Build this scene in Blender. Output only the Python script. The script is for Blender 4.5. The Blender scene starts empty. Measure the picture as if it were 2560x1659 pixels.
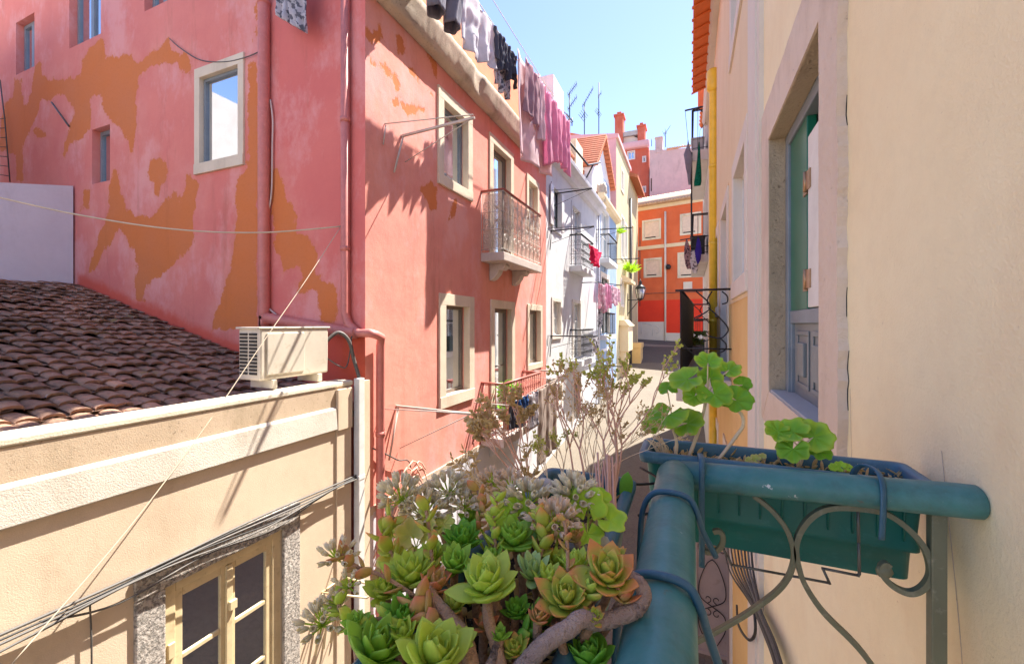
import bpy, bmesh, math, random
import numpy as np
from mathutils import Vector, Matrix, noise as mnoise
random.seed(7)
scene = bpy.context.scene
COL = scene.collection
CAMZ = 4.7                 # camera height above the street beneath it; coordinates below are relative to eye level
F = 1060.0; VPX = 1725.0; HY = 810.0
YAW = math.atan((VPX-1280.0)/F)
S_, C_ = math.sin(YAW), math.cos(YAW)

# ---------------------------------------------------------------- surveying: photo pixel -> point on a known plane
def ray(px, py):
    u = (px-1280.0)/F
    return Vector((-S_+u*C_, C_+u*S_, (HY-py)/F))
def onX(px, py, X):
    d = ray(px, py); return d*(X/d.x)
def onY(px, py, Y):
    d = ray(px, py); return d*(Y/d.y)
def onZ(px, py, Z):
    d = ray(px, py); return d*(Z/d.z)
def zz(s, ox, oy, pts):    # crop coordinates -> photo coordinates
    return [(ox+x*s, oy+y*s) for x, y in pts]

# ---------------------------------------------------------------- materials
def srgb(r, g, b):
    def c(v):
        v /= 255.0
        return v/12.92 if v <= .04045 else ((v+.055)/1.055)**2.4
    return (c(r), c(g), c(b), 1.0)
def scl(c, k): return (c[0]*k, c[1]*k, c[2]*k, 1.0)

class NT:
    def __init__(s, name):
        s.m = bpy.data.materials.new(name); s.m.use_nodes = True
        s.t = s.m.node_tree; s.n = s.t.nodes; s.l = s.t.links
        s.b = s.n['Principled BSDF']; s.out = s.n['Material Output']
        s.tc = s.n.new('ShaderNodeTexCoord').outputs['Object']
    def noise(s, scale, detail=6, rough=.6, vec=None, stretch=None):
        v = vec or s.tc
        if stretch:
            mp = s.n.new('ShaderNodeMapping'); mp.inputs['Scale'].default_value = stretch
            s.l.new(v, mp.inputs['Vector']); v = mp.outputs[0]
        nd = s.n.new('ShaderNodeTexNoise'); nd.inputs['Scale'].default_value = scale
        nd.inputs['Detail'].default_value = detail; nd.inputs['Roughness'].default_value = rough
        s.l.new(v, nd.inputs['Vector']); return nd.outputs['Fac']
    def voro(s, scale, feature='F1'):
        nd = s.n.new('ShaderNodeTexVoronoi'); nd.inputs['Scale'].default_value = scale; nd.feature = feature
        s.l.new(s.tc, nd.inputs['Vector']); return nd.outputs[0]
    def attr(s, name):
        nd = s.n.new('ShaderNodeAttribute'); nd.attribute_name = name; return nd.outputs['Fac']
    def ramp(s, fac, p0, p1, smooth=False):
        nd = s.n.new('ShaderNodeMapRange'); nd.inputs[1].default_value = p0; nd.inputs[2].default_value = p1
        if smooth: nd.interpolation_type = 'SMOOTHSTEP'
        s.l.new(fac, nd.inputs[0]); return nd.outputs[0]
    def math(s, op, a, b=None, c=None):
        nd = s.n.new('ShaderNodeMath'); nd.operation = op
        for i, v in enumerate((a, b, c)):
            if v is None: continue
            if isinstance(v, (int, float)): nd.inputs[i].default_value = v
            else: s.l.new(v, nd.inputs[i])
        return nd.outputs[0]
    def mix(s, fac, a, b, mode='MIX'):
        nd = s.n.new('ShaderNodeMix'); nd.data_type = 'RGBA'; nd.blend_type = mode
        for i, v in ((0, fac), (6, a), (7, b)):
            if isinstance(v, (int, float)): nd.inputs[i].default_value = v
            elif isinstance(v, tuple): nd.inputs[i].default_value = v
            else: s.l.new(v, nd.inputs[i])
        return nd.outputs[2]
    def color(s, c):
        if isinstance(c, tuple): s.b.inputs['Base Color'].default_value = c
        else: s.l.new(c, s.b.inputs['Base Color'])
    def rough(s, r):
        if isinstance(r, (int, float)): s.b.inputs['Roughness'].default_value = r
        else: s.l.new(r, s.b.inputs['Roughness'])
    def bump(s, h, strength=.3, dist=.01):
        nd = s.n.new('ShaderNodeBump'); nd.inputs['Strength'].default_value = strength
        nd.inputs['Distance'].default_value = dist
        s.l.new(h, nd.inputs['Height']); s.l.new(nd.outputs[0], s.b.inputs['Normal'])
    def sep(s, axis):
        nd = s.n.new('ShaderNodeSeparateXYZ'); s.l.new(s.tc, nd.inputs[0]); return nd.outputs[axis]

def stucco(name, base, alt=None, stain=None, amt=.5, spots=0.0, spotcol=None, bump=.35, scale=.9, grain=90, streak=.35):
    t = NT(name)
    alt = alt or scl(base, .86)
    c = t.mix(t.ramp(t.noise(scale, 8, .65), .35, .7, True), base, alt)
    if stain:
        st = t.noise(1.6, 9, .72, stretch=(1, 1, streak))
        c = t.mix(t.math('MULTIPLY', t.ramp(st, .5, .72, True), amt), c, stain)
    c = t.mix(t.math('MULTIPLY', t.ramp(t.noise(14, 5, .7), .45, .75), .16), c, scl(base, .72))
    h = t.noise(grain, 4, .6)
    if spots > 0:
        sp = t.ramp(t.noise(33, 6, .75), .5+.18*(1-spots), .56+.2*(1-spots))
        c = t.mix(t.math('MULTIPLY', sp, .75), c, spotcol or scl(base, .35))
        h = t.math('SUBTRACT', h, t.math('MULTIPLY', sp, .8))
    h2 = t.math('ADD', t.math('MULTIPLY', t.noise(3.0, 4, .5), 2.2), h)
    t.color(c); t.rough(.86); t.b.inputs['Specular IOR Level'].default_value = .25
    t.bump(h2, bump, .012); return t.m

def paint(name, base, rough=.45, wear=None, wearamt=.35, scale=18, metal=0.0, bump=.12, spec=.5):
    t = NT(name)
    n = t.noise(scale, 7, .7)
    c = t.mix(t.ramp(t.noise(scale*.3, 5, .6), .35, .7), base, scl(base, .82))
    if wear: c = t.mix(t.math('MULTIPLY', t.ramp(n, .56, .68), wearamt), c, wear)
    t.color(c); t.rough(t.ramp(n, 0.2, .9)) if False else t.rough(rough)
    t.b.inputs['Metallic'].default_value = metal; t.b.inputs['Specular IOR Level'].default_value = spec
    t.bump(n, bump, .004); return t.m

def glassy(name, base, mirror=.35, rough=.04, tint=(.8, .88, .95, 1)):
    t = NT(name); t.color(t.mix(t.ramp(t.noise(2.5, 4, .6), .3, .75), base, scl(base, .6))); t.rough(.25)
    g = t.n.new('ShaderNodeBsdfGlossy'); g.inputs['Roughness'].default_value = rough; g.inputs['Color'].default_value = tint
    mx = t.n.new('ShaderNodeMixShader'); fr = t.n.new('ShaderNodeFresnel'); fr.inputs[0].default_value = 1.6
    k = t.math('MINIMUM', t.math('ADD', fr.outputs[0], mirror), .95)
    bp = t.n.new('ShaderNodeBump'); bp.inputs['Strength'].default_value = .03; bp.inputs['Distance'].default_value = .02
    t.l.new(t.noise(1.7, 2, .5), bp.inputs['Height']); t.l.new(bp.outputs[0], g.inputs['Normal'])
    t.l.new(k, mx.inputs[0]); t.l.new(t.b.outputs[0], mx.inputs[1]); t.l.new(g.outputs[0], mx.inputs[2])
    t.l.new(mx.outputs[0], t.out.inputs[0]); return t.m

def cloth_mat(name, base, alt=None, pattern=None, trans=.35, alpha=None):
    t = NT(name)
    alt = alt or scl(base, .8)
    c = t.mix(t.ramp(t.noise(5, 5, .6), .35, .7), base, alt)
    if pattern:
        c = t.mix(t.ramp(t.noise(pattern[1], 3, .5), .52, .56), c, pattern[0])
    t.color(c); t.rough(.9); t.b.inputs['Specular IOR Level'].default_value = .1
    t.bump(t.noise(7, 4, .6), .3, .02)
    tr = t.n.new('ShaderNodeBsdfTranslucent')
    if isinstance(c, tuple): tr.inputs[0].default_value = c
    else: t.l.new(c, tr.inputs[0])
    mx = t.n.new('ShaderNodeMixShader'); mx.inputs[0].default_value = trans
    t.l.new(t.b.outputs[0], mx.inputs[1]); t.l.new(tr.outputs[0], mx.inputs[2])
    last = mx.outputs[0]
    if alpha:
        tp = t.n.new('ShaderNodeBsdfTransparent'); m2 = t.n.new('ShaderNodeMixShader'); m2.inputs[0].default_value = alpha
        t.l.new(tp.outputs[0], m2.inputs[1]); t.l.new(last, m2.inputs[2]); last = m2.outputs[0]
    t.l.new(last, t.out.inputs[0]); return t.m

def leaf_mat(name, green, tip, tipamt=1.0, trans=.25, edge=.55, rough=.42, veincol=None):
    t = NT(name)
    n = t.noise(25, 4, .6)
    c = t.mix(t.ramp(n, .3, .75), green, scl(green, .72))
    c = t.mix(t.math('MULTIPLY', t.ramp(t.attr('tint'), edge, 1.0, True), tipamt), c, tip)
    if veincol: c = t.mix(t.ramp(t.attr('vein'), .55, 1.0), c, veincol)
    t.color(c); t.rough(rough); t.b.inputs['Specular IOR Level'].default_value = .4
    t.bump(t.noise(60, 3, .5), .15, .002)
    tr = t.n.new('ShaderNodeBsdfTranslucent'); t.l.new(t.mix(.3, c, (.85, 1, .12, 1)), tr.inputs[0])
    mx = t.n.new('ShaderNodeMixShader'); mx.inputs[0].default_value = trans
    t.l.new(t.b.outputs[0], mx.inputs[1]); t.l.new(tr.outputs[0], mx.inputs[2]); t.l.new(mx.outputs[0], t.out.inputs[0])
    return t.m

# ---------------------------------------------------------------- mesh builder
WL = {}                        # object -> world location
def tag(o, label=None, cat=None, group=None, kind=None):
    if label: o['label'] = label
    if cat: o['category'] = cat
    if group: o['group'] = group
    if kind: o['kind'] = kind
    return o
def thing(name, label, cat, loc=(0, 0, 0), group=None, kind=None):
    o = bpy.data.objects.new(name, None); COL.objects.link(o); o.location = loc
    o.empty_display_size = .2
    WL[o] = Vector(loc); return tag(o, label, cat, group, kind)

class MB:
    def __init__(s): s.v = []; s.f = []; s.at = {}; s.sm = []
    def add(s, vs, fs, smooth=False):
        k = len(s.v); s.v += [tuple(v) for v in vs]; s.f += [tuple(i+k for i in f) for f in fs]
        s.sm += [smooth]*len(fs); return k
    def quad(s, a, b, c, d): s.add([a, b, c, d], [(0, 1, 2, 3)])
    def hexa(s, p):            # 8 points: bottom 4 ccw, top 4 ccw
        s.add(p, [(3, 2, 1, 0), (4, 5, 6, 7), (0, 1, 5, 4), (1, 2, 6, 5), (2, 3, 7, 6), (3, 0, 4, 7)])
    def box(s, x0, x1, y0, y1, z0, z1):
        s.hexa([(x0, y0, z0), (x1, y0, z0), (x1, y1, z0), (x0, y1, z0), (x0, y0, z1), (x1, y0, z1), (x1, y1, z1), (x0, y1, z1)])
    def prism(s, pts, ext):    # planar polygon extruded by vector
        n = len(pts); e = Vector(ext); a = [Vector(p) for p in pts]
        s.add(a+[p+e for p in a], [tuple(reversed(range(n))), tuple(range(n, 2*n))]+[(i, (i+1) % n, n+(i+1) % n, n+i) for i in range(n)])
    def tube(s, path, r, n=8, cap=True, flat=None):
        P = [Vector(p) for p in path]; m = len(P)
        R = r if isinstance(r, (list, tuple)) else [r]*m
        vs = []; up = None
        for i, p in enumerate(P):
            d = (P[min(i+1, m-1)]-P[max(i-1, 0)])
            d = d.normalized() if d.length > 1e-9 else Vector((0, 0, 1))
            if up is None:
                up = Vector((0, 0, 1)) if abs(d.z) < .9 else Vector((0, 1, 0))
            x = d.cross(up)
            if x.length < 1e-6: x = d.cross(Vector((1, 0, 0)))
            x.normalize(); up = x.cross(d).normalized()
            fx, fy = flat if flat else (1, 1)
            for k in range(n):
                a = 2*math.pi*(k+.5)/n
                vs.append(p+(x*math.cos(a)*fx+up*math.sin(a)*fy)*R[i])
        fs = [(i*n+k, i*n+(k+1) % n, (i+1)*n+(k+1) % n, (i+1)*n+k) for i in range(m-1) for k in range(n)]
        if cap: fs += [tuple(reversed(range(n))), tuple(range((m-1)*n, m*n))]
        s.add(vs, fs, n > 4)
    def bar(s, path, w, t, normal):   # flat bar: width w along normal, thickness t in the bending plane
        P = [Vector(p) for p in path]; m = len(P); N = Vector(normal).normalized(); vs = []
        for i, p in enumerate(P):
            d = (P[min(i+1, m-1)]-P[max(i-1, 0)]).normalized(); b = d.cross(N).normalized()
            for sx, sy in ((-1, -1), (1, -1), (1, 1), (-1, 1)): vs.append(p+N*(sx*w/2)+b*(sy*t/2))
        fs = [(i*4+k, i*4+(k+1) % 4, i*4+4+(k+1) % 4, i*4+4+k) for i in range(m-1) for k in range(4)]
        fs += [(3, 2, 1, 0), tuple(range(m*4-4, m*4))]; s.add(vs, fs)
    def lathe(s, c, prof, n=16, axis=(0, 0, 1)):
        A = Vector(axis).normalized(); x = A.orthogonal().normalized(); y = A.cross(x); c = Vector(c)
        vs = [c+A*h+(x*math.cos(2*math.pi*k/n)+y*math.sin(2*math.pi*k/n))*r for r, h in prof for k in range(n)]
        m = len(prof)
        fs = [(i*n+k, i*n+(k+1) % n, (i+1)*n+(k+1) % n, (i+1)*n+k) for i in range(m-1) for k in range(n)]
        fs += [tuple(reversed(range(n))), tuple(range((m-1)*n, m*n))]; s.add(vs, fs, True)
    def grid(s, fn, nu, nv, smooth=True):
        vs = [fn(i/nu, j/nv) for j in range(nv+1) for i in range(nu+1)]
        fs = [(j*(nu+1)+i, j*(nu+1)+i+1, (j+1)*(nu+1)+i+1, (j+1)*(nu+1)+i) for j in range(nv) for i in range(nu)]
        return s.add(vs, fs, smooth)
    def blob(s, c, r, seed=0, n=2, sq=(1, 1, 1), amp=.25, fr=2.0):
        bm = bmesh.new(); bmesh.ops.create_icosphere(bm, subdivisions=n, radius=1)
        vs = []
        for v in bm.verts:
            k = 1+amp*mnoise.noise(v.co*fr+Vector((seed*3.7, seed, 0)))
            vs.append(Vector(c)+Vector((v.co.x*sq[0], v.co.y*sq[1], v.co.z*sq[2]))*r*k)
        s.add(vs, [tuple(v.index for v in f.verts) for f in bm.faces], True); bm.free()
    def build(s, name, mat, parent=None, loc=None, bevel=0.0, solid=0.0, attrs=None, fixn=False):
        if loc is None: loc = WL[parent] if parent else Vector((0, 0, 0))
        loc = Vector(loc)
        me = bpy.data.meshes.new(name)
        me.from_pydata([(a-loc.x, b-loc.y, c-loc.z) for a, b, c in s.v], [], s.f)
        me.polygons.foreach_set('use_smooth', s.sm)
        for k, vals in {**s.at, **(attrs or {})}.items():
            if len(vals) == len(s.v):
                a = me.attributes.new(k, 'FLOAT', 'POINT'); a.data.foreach_set('value', list(vals))
        if fixn:
            bm = bmesh.new(); bm.from_mesh(me); bmesh.ops.recalc_face_normals(bm, faces=bm.faces); bm.to_mesh(me); bm.free()
        me.materials.append(mat); me.update()
        o = bpy.data.objects.new(name, me); COL.objects.link(o)
        if parent: o.parent = parent; o.location = loc-WL[parent]
        else: o.location = loc
        WL[o] = loc
        if bevel: 
            b = o.modifiers.new('bevel', 'BEVEL'); b.width = bevel; b.segments = 2; b.limit_method = 'ANGLE'; b.angle_limit = .7
        if solid:
            b = o.modifiers.new('solid', 'SOLIDIFY'); b.thickness = solid; b.offset = 0
        return o

def spline(pts, n=6):          # Catmull-Rom through points (any dimension)
    P = [Vector(p) for p in pts]; out = []
    for i in range(len(P)-1):
        a = P[max(i-1, 0)]; b = P[i]; c = P[i+1]; d = P[min(i+2, len(P)-1)]
        for k in range(n):
            t = k/n
            out.append(.5*((2*b)+(c-a)*t+(2*a-5*b+4*c-d)*t*t+(3*b-a-3*c+d)*t**3))
    out.append(P[-1]); return out

def sdf(pts, polys):           # signed distance (positive inside) of points to a union of polygons
    p = np.array(pts, dtype=float); best = np.full(len(p), -9.0)
    for poly in polys:
        q = np.array(poly, dtype=float); a = q; b = np.roll(q, -1, 0)
        dmin = np.full(len(p), 1e9); inside = np.zeros(len(p), bool)
        for (ax, ay), (bx, by) in zip(a, b):
            ex, ey = bx-ax, by-ay; L = ex*ex+ey*ey+1e-12
            t = np.clip(((p[:, 0]-ax)*ex+(p[:, 1]-ay)*ey)/L, 0, 1)
            d = np.hypot(p[:, 0]-ax-t*ex, p[:, 1]-ay-t*ey); dmin = np.minimum(dmin, d)
            if by != ay:
                cr = ((ay > p[:, 1]) != (by > p[:, 1])) & (p[:, 0] < ex*(p[:, 1]-ay)/(by-ay)+ax); inside ^= cr
        best = np.maximum(best, np.where(inside, dmin, -dmin))
    return best

class Face:                    # a vertical facade: origin O, horizontal direction A, outward normal N
    def __init__(s, O, A, N): s.O = Vector(O); s.A = Vector(A).normalized(); s.N = Vector(N).normalized()
    def P(s, a, z, d=0.0): return s.O+s.A*a+s.N*d+Vector((0, 0, z))
    def hit(s, px, py, d=0.0):
        r = ray(px, py); t = (s.O+s.N*d).dot(s.N)/r.dot(s.N); p = r*t
        return ((p-s.O).dot(s.A), p.z)
    def op(s, pl, pr, yt, yb):  # opening from left/right pixel columns and top/bottom rows at the left column
        a0, z1 = s.hit(pl, yt); z0 = s.hit(pl, yb)[1]; a1 = s.hit(pr, yt)[0]
        return (min(a0, a1), max(a0, a1), z0, z1)
    def box(s, mb, a0, a1, z0, z1, d0, d1):
        mb.hexa([s.P(a0, z0, d0), s.P(a1, z0, d0), s.P(a1, z0, d1), s.P(a0, z0, d1),
                 s.P(a0, z1, d0), s.P(a1, z1, d0), s.P(a1, z1, d1), s.P(a0, z1, d1)])
    def wall(s, mb, a0, a1, z0, z1, ops=(), depth=.16, step=None, top=None):   # an opening's fifth value overrides the reveal depth
        A = {a0, a1}; Z = {z0, z1}
        for o in ops:
            for v in o[:2]: A.add(min(max(v, a0), a1))
            for v in o[2:4]: Z.add(min(max(v, z0), z1))
        def fill(vals):
            vals = sorted(vals)
            if not step: return vals
            out = []
            for p, q in zip(vals, vals[1:]):
                k = max(1, int(round((q-p)/step))); out += [p+(q-p)*i/k for i in range(k)]
            return out+[vals[-1]]
        A = fill(A); Z = fill(Z); n = len(A); pts = []; vs = []
        for z in Z:
            for a in A:
                zt = z
                if top: zt = z0+(z-z0)*(top(a)-z0)/(z1-z0)
                vs.append(s.P(a, zt)); pts.append((a, zt))
        fs = []
        for j in range(len(Z)-1):
            for i in range(n-1):
                ca, cz = (A[i]+A[i+1])/2, (Z[j]+Z[j+1])/2
                if any(o[0] < ca < o[1] and o[2] < cz < o[3] for o in ops): continue
                fs.append((j*n+i, j*n+i+1, (j+1)*n+i+1, (j+1)*n+i))
        mb.add(vs, fs)
        for o in ops:
            b0, b1, y0, y1 = o[:4]; y0 = max(y0, z0); y1 = min(y1, z1); D = -(o[4] if len(o) > 4 else depth)
            for q in (((b0, y0), (b0, y1)), ((b0, y1), (b1, y1)), ((b1, y1), (b1, y0)), ((b1, y0), (b0, y0))):
                k = len(mb.v)
                mb.quad(s.P(*q[0], 0), s.P(*q[1], 0), s.P(*q[1], D), s.P(*q[0], D))
                pts += [q[0], q[1], q[1], q[0]]
        return pts
    def shell(s, mb, a0, a1, z0, z1, thick, d=0.0):   # back, ends and top behind a facade sheet
        f = lambda a, z, dd: s.P(a, z, dd)
        mb.quad(f(a0, z0, -thick), f(a0, z1, -thick), f(a1, z1, -thick), f(a1, z0, -thick))
        mb.quad(f(a0, z0, 0), f(a0, z1, 0), f(a0, z1, -thick), f(a0, z0, -thick))
        mb.quad(f(a1, z0, -thick), f(a1, z1, -thick), f(a1, z1, 0), f(a1, z0, 0))
        mb.quad(f(a0, z1, 0), f(a1, z1, 0), f(a1, z1, -thick), f(a0, z1, -thick))
    def surround(s, mb, o, w, d0=-.10, d1=.03, wt=None, wb=None, jag=0.0):
        a0, a1, z0, z1 = o; wt = wt or w; wb = w if wb is None else wb; e = .005
        lo = z0+e if wb else z0
        s.box(mb, a0-w, a0+e, lo, z1-e, d0, d1); s.box(mb, a1-e, a1+w, lo, z1-e, d0, d1)
        s.box(mb, a0-w, a1+w, z1-e, z1+wt, d0, d1)
        if wb: s.box(mb, a0-w, a1+w, z0-wb, z0+e, d0, d1+.01)
    def casement(s, mb, o, d, w=.05, t=.05, mull=1, bars=0, mid=None):
        a0, a1, z0, z1 = o
        s.box(mb, a0, a0+w, z0, z1, d-t, d); s.box(mb, a1-w, a1, z0, z1, d-t, d)
        s.box(mb, a0+w, a1-w, z1-w, z1, d-t, d); s.box(mb, a0+w, a1-w, z0, z0+w, d-t, d)
        for i in range(mull):
            c = a0+(a1-a0)*(i+1)/(mull+1); s.box(mb, c-w*.7, c+w*.7, z0+w, z1-w, d-t, d+.004)
        for i in range(bars):
            c = z0+(z1-z0)*(i+1)/(bars+1); s.box(mb, a0+w, a1-w, c-.014, c+.014, d-t+.01, d-.006)
    def pane(s, mb, o, d, inset=.04):
        a0, a1, z0, z1 = o; s.box(mb, a0+inset, a1-inset, z0+inset, z1-inset, d-.012, d)

def window(face, parent, o, M_sur, M_frame, M_glass, sw=.14, depth=.14, mull=1, bars=0, name='window', wt=None, wb=None, fw=.05, label=None, sd=.03):
    """stone surround (or, without one, the frame itself) as the part; frame and pane as its sub-parts"""
    if M_sur is not None:
        m = MB(); face.surround(m, o, sw, d1=sd, wt=wt, wb=wb); w = m.build(name, M_sur, parent, bevel=.006)
        m = MB(); face.casement(m, o, -depth+.05, fw, .05, mull, bars); m.build('frame', M_frame, w)
    else:
        m = MB(); face.casement(m, o, -depth+.05, fw, .05, mull, bars); w = m.build(name, M_frame, parent)
    m = MB(); face.pane(m, o, -depth+.02); m.build('pane', M_glass, w)
    if label: w['label'] = label
    return w

def spiral(c, ex, ey, r0, r1, a0, a1, n=16):
    c = Vector(c); ex = Vector(ex); ey = Vector(ey)
    return [c+(ex*math.cos(a0+(a1-a0)*i/n)+ey*math.sin(a0+(a1-a0)*i/n))*(r0+(r1-r0)*i/n) for i in range(n+1)]

def iron_panel(mb, p0, p1, z0, z1, r=.0075, kind='scroll', pitch=.14):
    """bars and scrolls of one balcony railing run from p0 to p1 (plan points)"""
    p0 = Vector((p0[0], p0[1], 0)); p1 = Vector((p1[0], p1[1], 0)); L = (p1-p0).length; e = (p1-p0).normalized(); up = Vector((0, 0, 1))
    W = lambda a, z: p0+e*a+up*z
    mb.tube([W(0, z0+.06), W(L, z0+.06)], r*1.1, 6); mb.tube([W(0, z1-.02), W(L, z1-.02)], r*1.3, 6)
    n = max(1, int(round(L/pitch)))
    for i in range(n+1):
        mb.tube([W(L*i/n, z0), W(L*i/n, z1)], r, 6)
    if kind == 'scroll':
        h = z1-z0
        for i in range(n):
            a = L*(i+.5)/n; q = L/n*.42
            for zc, sg in ((z0+h*.25, 1), (z0+h*.5, -1), (z0+h*.78, 1)):
                mb.tube(spiral(W(a, zc), e*sg, up, q*.25, q, 0, 4.6, 12), r*.75, 5)
                mb.tube(spiral(W(a, zc), e*-sg, up*-1, q*.2, q*.9, .6, 4.2, 10), r*.6, 5)
        mb.tube([W(0, z0+h*.38), W(L, z0+h*.38)], r*.8, 6); mb.tube([W(0, z0+h*.66), W(L, z0+h*.66)], r*.8, 6)

# ---------------------------------------------------------------- palette
M = {}
def patchy(name, base, alt, orange, primer):
    t = NT(name)
    n1 = t.noise(3.2, 10, .72); n2 = t.noise(.6, 8, .65); n3 = t.noise(22, 6, .7)
    c = t.mix(t.ramp(n2, .38, .66, True), base, alt)
    c = t.mix(t.math('MULTIPLY', t.ramp(t.noise(1.8, 9, .75, stretch=(1, 1, .28)), .5, .75, True), .45), c, scl(base, .72))
    c = t.mix(t.math('MULTIPLY', t.ramp(t.noise(1.1, 9, .8, stretch=(1, 1, .7)), .55, .75, True), .4), c, (.76, .42, .40, 1))
    c = t.mix(t.math('MULTIPLY', t.ramp(n3, .5, .8), .3), c, scl(alt, .7))
    fade = t.ramp(t.noise(.75, 10, .72, stretch=(1, 1, .6)), .50, .60)
    grime = t.ramp(t.noise(1.3, 10, .78, stretch=(1.6, 1.6, .22)), .55, .72)
    PALE = (.80, .44, .43, 1); GRIME = scl(alt, .62)
    d = t.math('ADD', t.attr('patch'), t.math('MULTIPLY', t.math('SUBTRACT', n1, .5), .42))
    d = t.math('ADD', d, t.math('MULTIPLY', t.math('SUBTRACT', t.noise(9, 8, .75, stretch=(1, 1, .45)), .5), .20))
    d = t.math('ADD', d, t.math('MULTIPLY', t.math('SUBTRACT', n3, .5), .07))
    k = t.ramp(d, -.012, .012)
    soft = t.math('MULTIPLY', t.ramp(d, -.16, .05, True), t.ramp(t.noise(7, 9, .8, stretch=(1, 1, .4)), .42, .66))
    fleck = t.math('MULTIPLY', t.ramp(t.noise(6, 9, .8, stretch=(1, 1, .5)), .60, .66), t.ramp(d, .22, .0))
    k = t.math('MAXIMUM', t.math('SUBTRACT', k, t.math('MULTIPLY', fleck, .6)), t.math('MULTIPLY', soft, .22))
    c = t.mix(t.math('MULTIPLY', t.attr('rose'), .75), c, t.mix(t.ramp(n2, .3, .7), (.72, .185, .165, 1), (.62, .14, .135, 1)))
    oc = t.mix(t.ramp(t.noise(.9, 6, .6), .35, .7), orange, (.62, .205, .085, 1))
    oc = t.mix(t.math('MULTIPLY', t.ramp(n3, .5, .8), .35), oc, scl(orange, .7))
    halo = t.ramp(d, -.45, -.02, True)
    c = t.mix(t.math('MULTIPLY', halo, t.math('MULTIPLY', .35, t.ramp(t.noise(1.6, 7, .7), .4, .65))), c, (.80, .42, .36, 1))
    c = t.mix(t.math('MULTIPLY', fade, .45), c, PALE)
    c = t.mix(t.math('MULTIPLY', grime, .35), c, GRIME)
    c2 = t.mix(k, c, oc)
    c2 = t.mix(t.math('MULTIPLY', grime, .22), c2, scl(orange, .55))
    d2 = t.math('ADD', t.attr('primer'), t.math('MULTIPLY', t.math('SUBTRACT', n1, .5), .35))
    c2 = t.mix(t.math('MULTIPLY', t.ramp(d2, -.08, .1, True), .9), c2, primer)
    t.color(c2); t.rough(.85); t.b.inputs['Specular IOR Level'].default_value = .22
    h = t.math('ADD', t.math('MULTIPLY', t.noise(70, 4, .6), .6), t.math('MULTIPLY', t.noise(2.4, 5, .55), 2.5))
    h = t.math('SUBTRACT', h, t.math('MULTIPLY', t.ramp(d, -.02, .02), .5))
    t.bump(h, .4, .012); return t.m
PINK = (.80, .335, .26, 1); PINK2 = (.73, .27, .22, 1); ORANGE = (.66, .20, .06, 1)
M['salmon'] = patchy('salmon_render', PINK, PINK2, ORANGE, (.66, .11, .07, 1))
M['salmon_plain'] = stucco('salmon_reveal', (.45, .09, .09, 1))
M['orange_wall'] = stucco('orange_render', (.80, .33, .15, 1), (.70, .26, .15, 1), (.8, .42, .26, 1), .5)
M['pinkpipe'] = paint('pink_pipe_paint', (.62, .20, .17, 1), .45, (.70, .36, .32, 1), .3, 30)
M['stone'] = stucco('limestone', (.74, .64, .50, 1), (.66, .56, .43, 1), (.36, .28, .19, 1), .35, .2, grain=60)
M['stone_rough'] = stucco('eroded_stone', (.55, .50, .45, 1), (.44, .39, .34, 1), (.20, .17, .14, 1), .4, .95, bump=.8, grain=45)
M['cornice'] = stucco('weathered_cornice', (.64, .53, .41, 1), (.54, .44, .34, 1), (.20, .15, .10, 1), .6, .55, bump=.6, streak=.6)
M['cream'] = stucco('cream_render', (.70, .56, .41, 1), (.64, .50, .36, 1), (.44, .34, .23, 1), .5, .25, (.36, .25, .16, 1), grain=110, bump=.2)
M['parapet'] = stucco('parapet_render', (.58, .45, .32, 1), (.50, .38, .26, 1), (.30, .23, .14, 1), .6, .55, (.22, .16, .10, 1), grain=100, bump=.25)
M['cap'] = stucco('parapet_cap', (.78, .71, .56, 1), (.68, .60, .46, 1), (.30, .26, .18, 1), .5, .2)
M['band'] = stucco('white_band', (.68, .61, .52, 1), (.58, .52, .44, 1), (.34, .29, .21, 1), .5, .4, (.28, .24, .19, 1))
M['white'] = stucco('white_lime_wall', (.70, .70, .70, 1), (.62, .62, .63, 1), (.40, .38, .38, 1), .35)
M['white2'] = stucco('white_lime_wall_old', (.72, .72, .76, 1), (.64, .64, .69, 1), (.46, .44, .45, 1), .45, .15)
M['peach'] = stucco('peach_render', (.93, .83, .56, 1), (.88, .74, .47, 1), (.80, .63, .40, 1), .5, .12, (.45, .33, .22, 1), grain=120, bump=.3, streak=.6)
M['peachstone'] = stucco('peach_washed_stone', (.72, .60, .49, 1), (.63, .51, .41, 1), (.36, .27, .19, 1), .5, .2, bump=.7, grain=30)
M['rawstone'] = stucco('raw_jamb_stone', (.50, .40, .28, 1), (.38, .29, .19, 1), (.20, .15, .09, 1), .6, .35, (.24, .18, .11, 1), bump=.8, grain=70)
M['yellow'] = stucco('yellow_render', (.80, .55, .24, 1), (.74, .48, .19, 1), (.62, .42, .2, 1), .3)
M['pale_yellow'] = stucco('pale_yellow_render', (.80, .66, .45, 1), (.76, .60, .38, 1), (.6, .48, .3, 1), .3)
M['lemon'] = stucco('lemon_render', (.58, .50, .31, 1), (.52, .44, .26, 1), (.42, .35, .22, 1), .4)
M['offwhite'] = stucco('offwhite_render', (.74, .68, .60, 1), (.68, .61, .53, 1), (.5, .45, .38, 1), .3)
M['blue'] = stucco('blue_render', (.30, .41, .58, 1), (.25, .35, .52, 1), (.5, .52, .58, 1), .4)
M['brick'] = stucco('orange_red_render', (.74, .17, .065, 1), (.66, .14, .055, 1), (.70, .28, .17, 1), .3)
M['brick_lower'] = stucco('scarlet_render', (.84, .065, .03, 1), (.78, .055, .028, 1))
M['terra'] = stucco('terracotta_render', (.55, .14, .085, 1), (.47, .11, .07, 1), (.55, .28, .22, 1), .4)
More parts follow.
